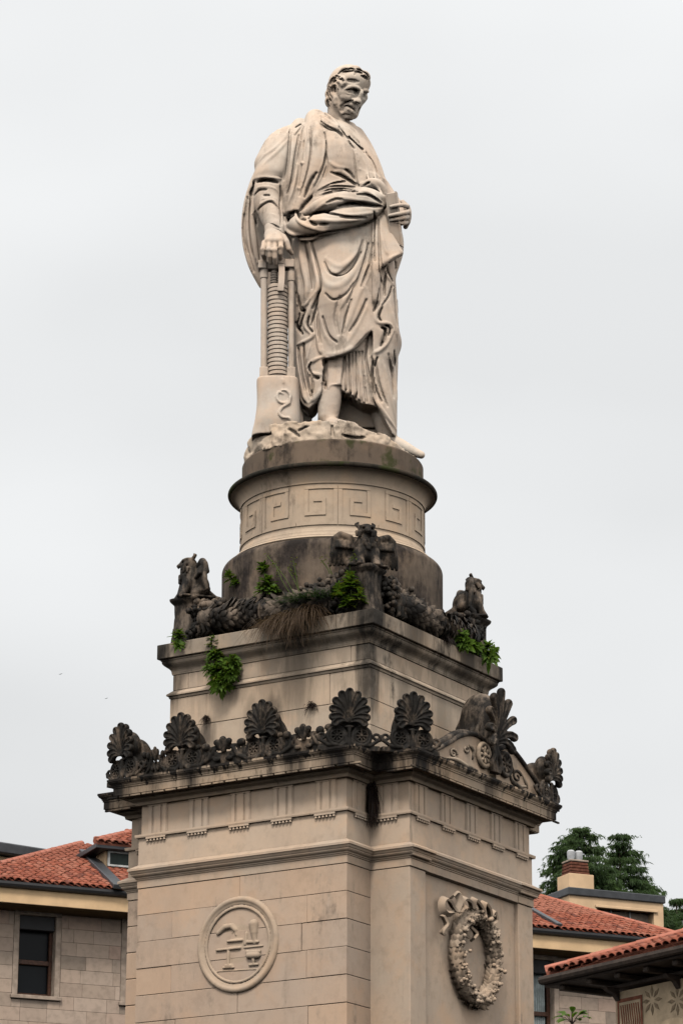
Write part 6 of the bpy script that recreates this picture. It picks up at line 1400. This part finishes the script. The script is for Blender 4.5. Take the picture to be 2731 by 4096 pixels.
def rosette_plant(lab, heads, group='weeds growing on the monument', seed=1, name='leafy_weed', yellow=.15, face=None):
    """heads: (root point, tip point, leaf length, number of leaves)"""
    rnd = random.Random(seed); root = empty(name, tuple(heads[0][0]), lab, 'plant', group); st_ = MB(); V = []; F = []; V2 = []; F2 = []
    for r0, tp_, L, n in heads:
        r0, tp_ = np.asarray(r0), np.asarray(tp_); mid = (r0+tp_)/2+np.array([rnd.gauss(0, .01), -.01, rnd.gauss(0, .01)]); st_.tube([r0, mid, tp_], [.008, .006, .004], 5); ax = unit(tp_-mid); up0 = ZZ
        for i in range(int(n*1.25)):
            u = rnd.random()**.75; base = mid*(1-u)+tp_*u; a = i*2.4+rnd.uniform(-.3, .3); x = unit(np.cross(ax, np.array([.31, .9, .2]))); y = np.cross(ax, x)
            el = .15+.9*u**2+rnd.uniform(-.2, .2); d = (x*math.cos(a)+y*math.sin(a))*math.cos(el)+ax*math.sin(el)
            ln = L*1.3*rnd.uniform(.7, 1.15)*(1-.35*u); q = (V2, F2) if rnd.random() < yellow*(1.3-u) else (V, F); leafquad(q[0], q[1], base, d, ax, ln, ln*.17, rnd.uniform(.1, .5))
    st_.build('stem', M['stem'], root, smooth=True)
    for vv, ff, nm, m in ((V, F, 'foliage', 'leaf'), (V2, F2, 'foliage', 'leaf_y')):
        if vv:
            me = bpy.data.meshes.new(nm); me.from_pydata([tuple(map(float, v)) for v in vv], [], ff); o = link(nm, me, M[m], root, True); o['kind'] = 'stuff'
    return root
def LP(x, y, l): r, z = onL(x, y, l); return lrz(l, r, z)
def RP(x, y, r): l, z = onR(x, y, r); return lrz(l, r, z)
def fullx(x, y): return (x*1.7417, y*1.7417)
rosette_plant('small leafy weed at the left foot of the dark drum', [(LP(920, 2350, 1.05), LP(915, 2292, 1.06), .075, 42), (LP(935, 2350, 1.05), LP(942, 2325, 1.06), .06, 26)], seed=2)
rosette_plant('bright green tiered weed against the drum, left of the grass tuft', [(LP(1062, 2330, 1.16), LP(1052, 2258, 1.18), .085, 46), (LP(1060, 2390, 1.17), LP(1070, 2318, 1.22), .11, 80), (LP(1050, 2400, 1.19), LP(1050, 2355, 1.23), .09, 40), (LP(1085, 2400, 1.19), LP(1095, 2350, 1.23), .09, 40)], seed=3)
rosette_plant('bushy yellow-green weed left of the near corner pier', [(LP(1405, 2420, 1.26), LP(1402, 2300, 1.28), .105, 80), (LP(1390, 2430, 1.26), LP(1358, 2350, 1.28), .10, 70), (LP(1420, 2430, 1.26), LP(1438, 2372, 1.28), .09, 50), (LP(1380, 2440, 1.26), LP(1392, 2395, 1.29), .09, 60), (LP(1340, 2430, 1.26), LP(1320, 2372, 1.27), .08, 40)], seed=4, yellow=.4)
rosette_plant('small weed on the left end of the upper cornice', [(LP(716, 2570, 1.30), LP(716, 2530, 1.33), .085, 56), (LP(716, 2585, 1.31), LP(714, 2575, 1.36), .075, 36)], seed=5)
rosette_plant('large drooping weed growing out of the left face below the upper cornice', [(LP(862, 2620, 1.21), LP(852, 2556, 1.28), .085, 56), (LP(866, 2660, 1.21), LP(858, 2610, 1.30), .10, 80), (LP(890, 2720, 1.20), LP(868, 2672, 1.32), .115, 90), (LP(900, 2700, 1.20), LP(930, 2638, 1.32), .11, 100), (LP(893, 2730, 1.20), LP(885, 2728, 1.33), .115, 80), (LP(900, 2700, 1.20), LP(925, 2692, 1.33), .09, 60), (LP(880, 2690, 1.20), LP(838, 2665, 1.31), .10, 40)], seed=6, yellow=.12)
rosette_plant('light green broad-leaved weed on the right cornice edge below the garland', [(RP(1850, 2590, 1.28), RP(1835, 2530, 1.31), .105, 54), (RP(1860, 2600, 1.28), RP(1850, 2570, 1.34), .11, 60), (RP(1870, 2600, 1.28), RP(1885, 2580, 1.33), .09, 50)], seed=7, yellow=.05)
rosette_plant('leafy weed in the middle of the row on the right cornice edge', [(RP(1905, 2620, 1.29), RP(1905, 2585, 1.33), .085, 60)], seed=8, yellow=.25)
rosette_plant('weed at the right end of the upper cornice, with leaves sticking out over the sky', [(RP(1950, 2640, 1.29), RP(1948, 2580, 1.33), .10, 60), (RP(1950, 2640, 1.29), RP(1952, 2618, 1.36), .10, 50), (RP(1955, 2630, 1.29), RP(1975, 2600, 1.31), .085, 24)], seed=9, yellow=.05)
def blades(name, lab, base_pts, n, L, W, dirf, mat, seed, cat='grass', curve=1., group=None):
    rnd = random.Random(seed); root = empty(name, tuple(base_pts[0]), lab, cat, group); V = []; F = []
    for i in range(n):
        k = rnd.random()*(len(base_pts)-1); j = min(int(k), len(base_pts)-2) if len(base_pts) > 1 else 0; p = np.asarray(base_pts[j])+((np.asarray(base_pts[j+1])-np.asarray(base_pts[j]))*(k-j) if len(base_pts) > 1 else 0)
        p = p+np.array([rnd.gauss(0, .02), rnd.gauss(0, .02), rnd.gauss(0, .01)]); v, g = dirf(rnd); ln = L*rnd.uniform(.5, 1.2); b = len(V); s = unit(np.cross(v, np.array([rnd.gauss(0, 1), rnd.gauss(0, 1), rnd.gauss(0, 1)])))
        for t in (0, .25, .5, .75, 1): q = p+v*ln*t+g*ln*t*t*curve; w = W*(1-t*.85); V += [q-s*w, q+s*w]
        F += [(b+2*m, b+2*m+1, b+2*m+3, b+2*m+2) for m in range(4)]
    me = bpy.data.meshes.new('blades'); me.from_pydata([tuple(map(float, v)) for v in V], [], F); o = link('blades', me, mat, root); o['kind'] = 'stuff'; return root
def up_dir(r): a = r.uniform(0, 6.28); e = r.uniform(.2, 1.0); return unit(np.array([math.cos(a)*e, math.sin(a)*e-.2, 1.0])), np.array([math.cos(a)*.35, math.sin(a)*.35-.15, -.75])
blades('grass_tuft', 'dark green grass tuft on the garland left of the near corner', [LP(1175, 2440, 1.24), LP(1240, 2420, 1.26), LP(1310, 2410, 1.25)], 760, .34, .005, up_dir, M['grass'], 31)
def dn(r): return unit(np.array([r.gauss(0, .35), -.35+r.gauss(0, .15), r.uniform(.0, .5)])), np.array([r.gauss(0, .12), -.05, -1.15])
blades('dry_grass_clump', 'brown dry grass hanging over the left edge of the upper cornice', [LP(1060, 2505, 1.29), LP(1130, 2475, 1.31), (LP(1200, 2460, 1.31)), LP(1262, 2440, 1.30)], 900, .36, .0045, dn, M['dry'], 32)
def dn2(r): return unit(np.array([r.gauss(0, .5), -.5+r.gauss(0, .4), -.2])), np.array([0, 0, -.9])
def dn3(r): return np.array([r.gauss(0, .14), -.12+r.gauss(0, .12), -.35]), np.array([r.gauss(0, .06), 0, -.65])
P0n = lrz(PB+.05, PB+.05, 8.62)
blades('root_clump', 'dark brown clump of dead roots hanging in the front notch under the cornice', [P0n+ZZ*.02, P0n-ZZ*.12+NL*.02+NR*.02, P0n-ZZ*.20], 420, .24, .0045, dn3, M['root'], 33, 'roots')
rosette_plant('tiny green fern in the front notch below the root clump', [(lrz(PB+.01, PB+.01, 8.34), lrz(PB+.05, PB+.05, 8.36), .06, 16)], seed=11)
for k, (x, y, l, lab) in enumerate(((826, 2862, 1.20, 'small brown dead tuft in the left wall crack of the upper block'), (1243, 2812, 1.20, 'small dark dead tuft in the middle joint of the upper block'))):
    blades('dead_tuft', lab, [LP(x, y, l), LP(x+4, y+12, l)], 90, .07, .004, dn2, M['root'], 40+k, 'roots')
blades('dead_tuft', 'reddish dead tuft under the ribbon of the right garland', [RP(1775, 2545, 1.29), RP(1800, 2560, 1.30)], 160, .08, .004, dn2, M['root'], 44, 'roots')
# thin flowering stalks
def stalks(lab, lines, seed):
    rnd = random.Random(seed); root = empty('flowering_stalks', tuple(lines[0][0]), lab, 'plant'); s = MB(); V = []; F = []
    for a, b in lines:
        a, b = np.asarray(a), np.asarray(b); m = (a+b)/2+np.array([rnd.gauss(0, .03), 0, .02]); pts = catmull(np.array([a, m, b]), 5); s.tube(pts, [.0045]*len(pts), 4)
        for k in range(16): p = pts[-1-rnd.randrange(4)]+np.array([rnd.gauss(0, .02) for _ in range(3)]); leafquad(V, F, p, np.array([rnd.gauss(0, 1), rnd.gauss(0, 1), .6]), ZZ, .03, .006, .3)
    tag(s.build('stems', M['stem'], root), kind='stuff'); me = bpy.data.meshes.new('flowers'); me.from_pydata([tuple(map(float, v)) for v in V], [], F); o = link('flowers', me, M['leaf_y'], root); o['kind'] = 'stuff'
stalks('thin seeding stalks rising from the grass tuft before the drum', [(LP(1205, 2430, 1.24), LP(1172, 2240, 1.27)), (LP(1200, 2430, 1.24), LP(1100, 2255, 1.26)), (LP(1190, 2400, 1.24), LP(1068, 2222, 1.26)), (LP(1220, 2420, 1.24), LP(1150, 2270, 1.26))], 51)
stalks('small seeding stalks beside the left wing of the near griffin', [(LP(1330, 2330, 1.20), LP(1285, 2240, 1.22)), (LP(1340, 2330, 1.20), LP(1330, 2200, 1.22)), (LP(1400, 2290, 1.24), LP(1420, 2225, 1.28))], 52)
# ================================================================ young tree whose top shows at the bottom edge
ty = 6.0; tt = atY(*c8(950, 1165), ty); yt = empty('young_tree', (tt[0], ty, 0), 'bright leafy top of a young tree at the bottom edge right of the pier', 'tree')
MB().tube([(tt[0]+.2, ty, 0), (tt[0]+.1, ty, tt[2]*.5), (tt[0], ty, tt[2]-.3), tuple(tt)], [.07, .05, .02, .006], 8).build('trunk', M['bark'], yt, smooth=True)
V = []; F = []; rnd = random.Random(77); brm = MB()
for (x, y) in ((880, 1195), (900, 1180), (955, 1160), (1000, 1180), (1035, 1195), (930, 1190), (985, 1205), (960, 1195), (905, 1215), (1010, 1170)):
    tip = atY(*c8(x, y), ty+rnd.uniform(-.15, .15)); b0 = np.array([tt[0]+rnd.gauss(0, .01), ty, tt[2]-.16]); brm.tube([b0, (b0+tip)/2+ZZ*.02, tip-(tip-b0)*.2], [.005, .004, .003], 4)
    for s in range(2): leafquad(V, F, tip-(tip-b0)*.25, (tip-b0)+np.array([rnd.gauss(0, .04), rnd.gauss(0, .05), rnd.gauss(0, .03)]), ZZ+np.array([0, -.6, 0]), .15, .034, .5)
for k in range(500):
    z = rnd.uniform(2.8, tt[2]-.5); a = rnd.uniform(0, 6.28); r = rnd.uniform(.1, .9); p = np.array([tt[0]+.1+r*math.cos(a), ty+r*math.sin(a), z]); leafquad(V, F, p, np.array([math.cos(a), math.sin(a), rnd.gauss(0, .4)]), ZZ, .14, .032, .5)
for k in range(10): a = k*2.1; z = 2.6+k*.4; brm.tube([(tt[0]+.1, ty, z), (tt[0]+.1+.8*math.cos(a), ty+.8*math.sin(a), z+.35)], [.02, .005], 5)
brm.build('branches', M['bark'], yt); me = bpy.data.meshes.new('crown'); me.from_pydata([tuple(map(float, v)) for v in V], [], F); o = link('crown', me, M['leaf'], yt, True); o['kind'] = 'stuff'
# ================================================================ two birds far off in the sky
for (x, y, s, lab) in ((140*1.7417, 1548*1.7417, .45, 'tiny dark bird flying at the left, the upper of two'), (245*1.7417, 1604*1.7417, .4, 'tiny dark bird flying at the left, the lower of two')):
    c_ = atY(x, y, 70.); b = empty('bird', tuple(c_), lab, 'bird', 'birds in the sky'); dr = unit(np.array([1, .2, .45]))
    MB().tube([c_-dr*.10*s, c_-dr*.04*s, c_+dr*.05*s, c_+dr*.11*s], [.004, .022*s, .02*s, .006], 6).build('body', M['gutter'], b, smooth=True)
    w_ = MB()
    for sg, q in ((1, np.array([.12, .05, .07])), (-1, np.array([-.13, -.05, -.03]))): w_.prism([c_+dr*.04*s, c_+q*s*1.3, c_-dr*.03*s], np.array([0, .006, .004]))
    w_.build('wings', M['gutter'], b)
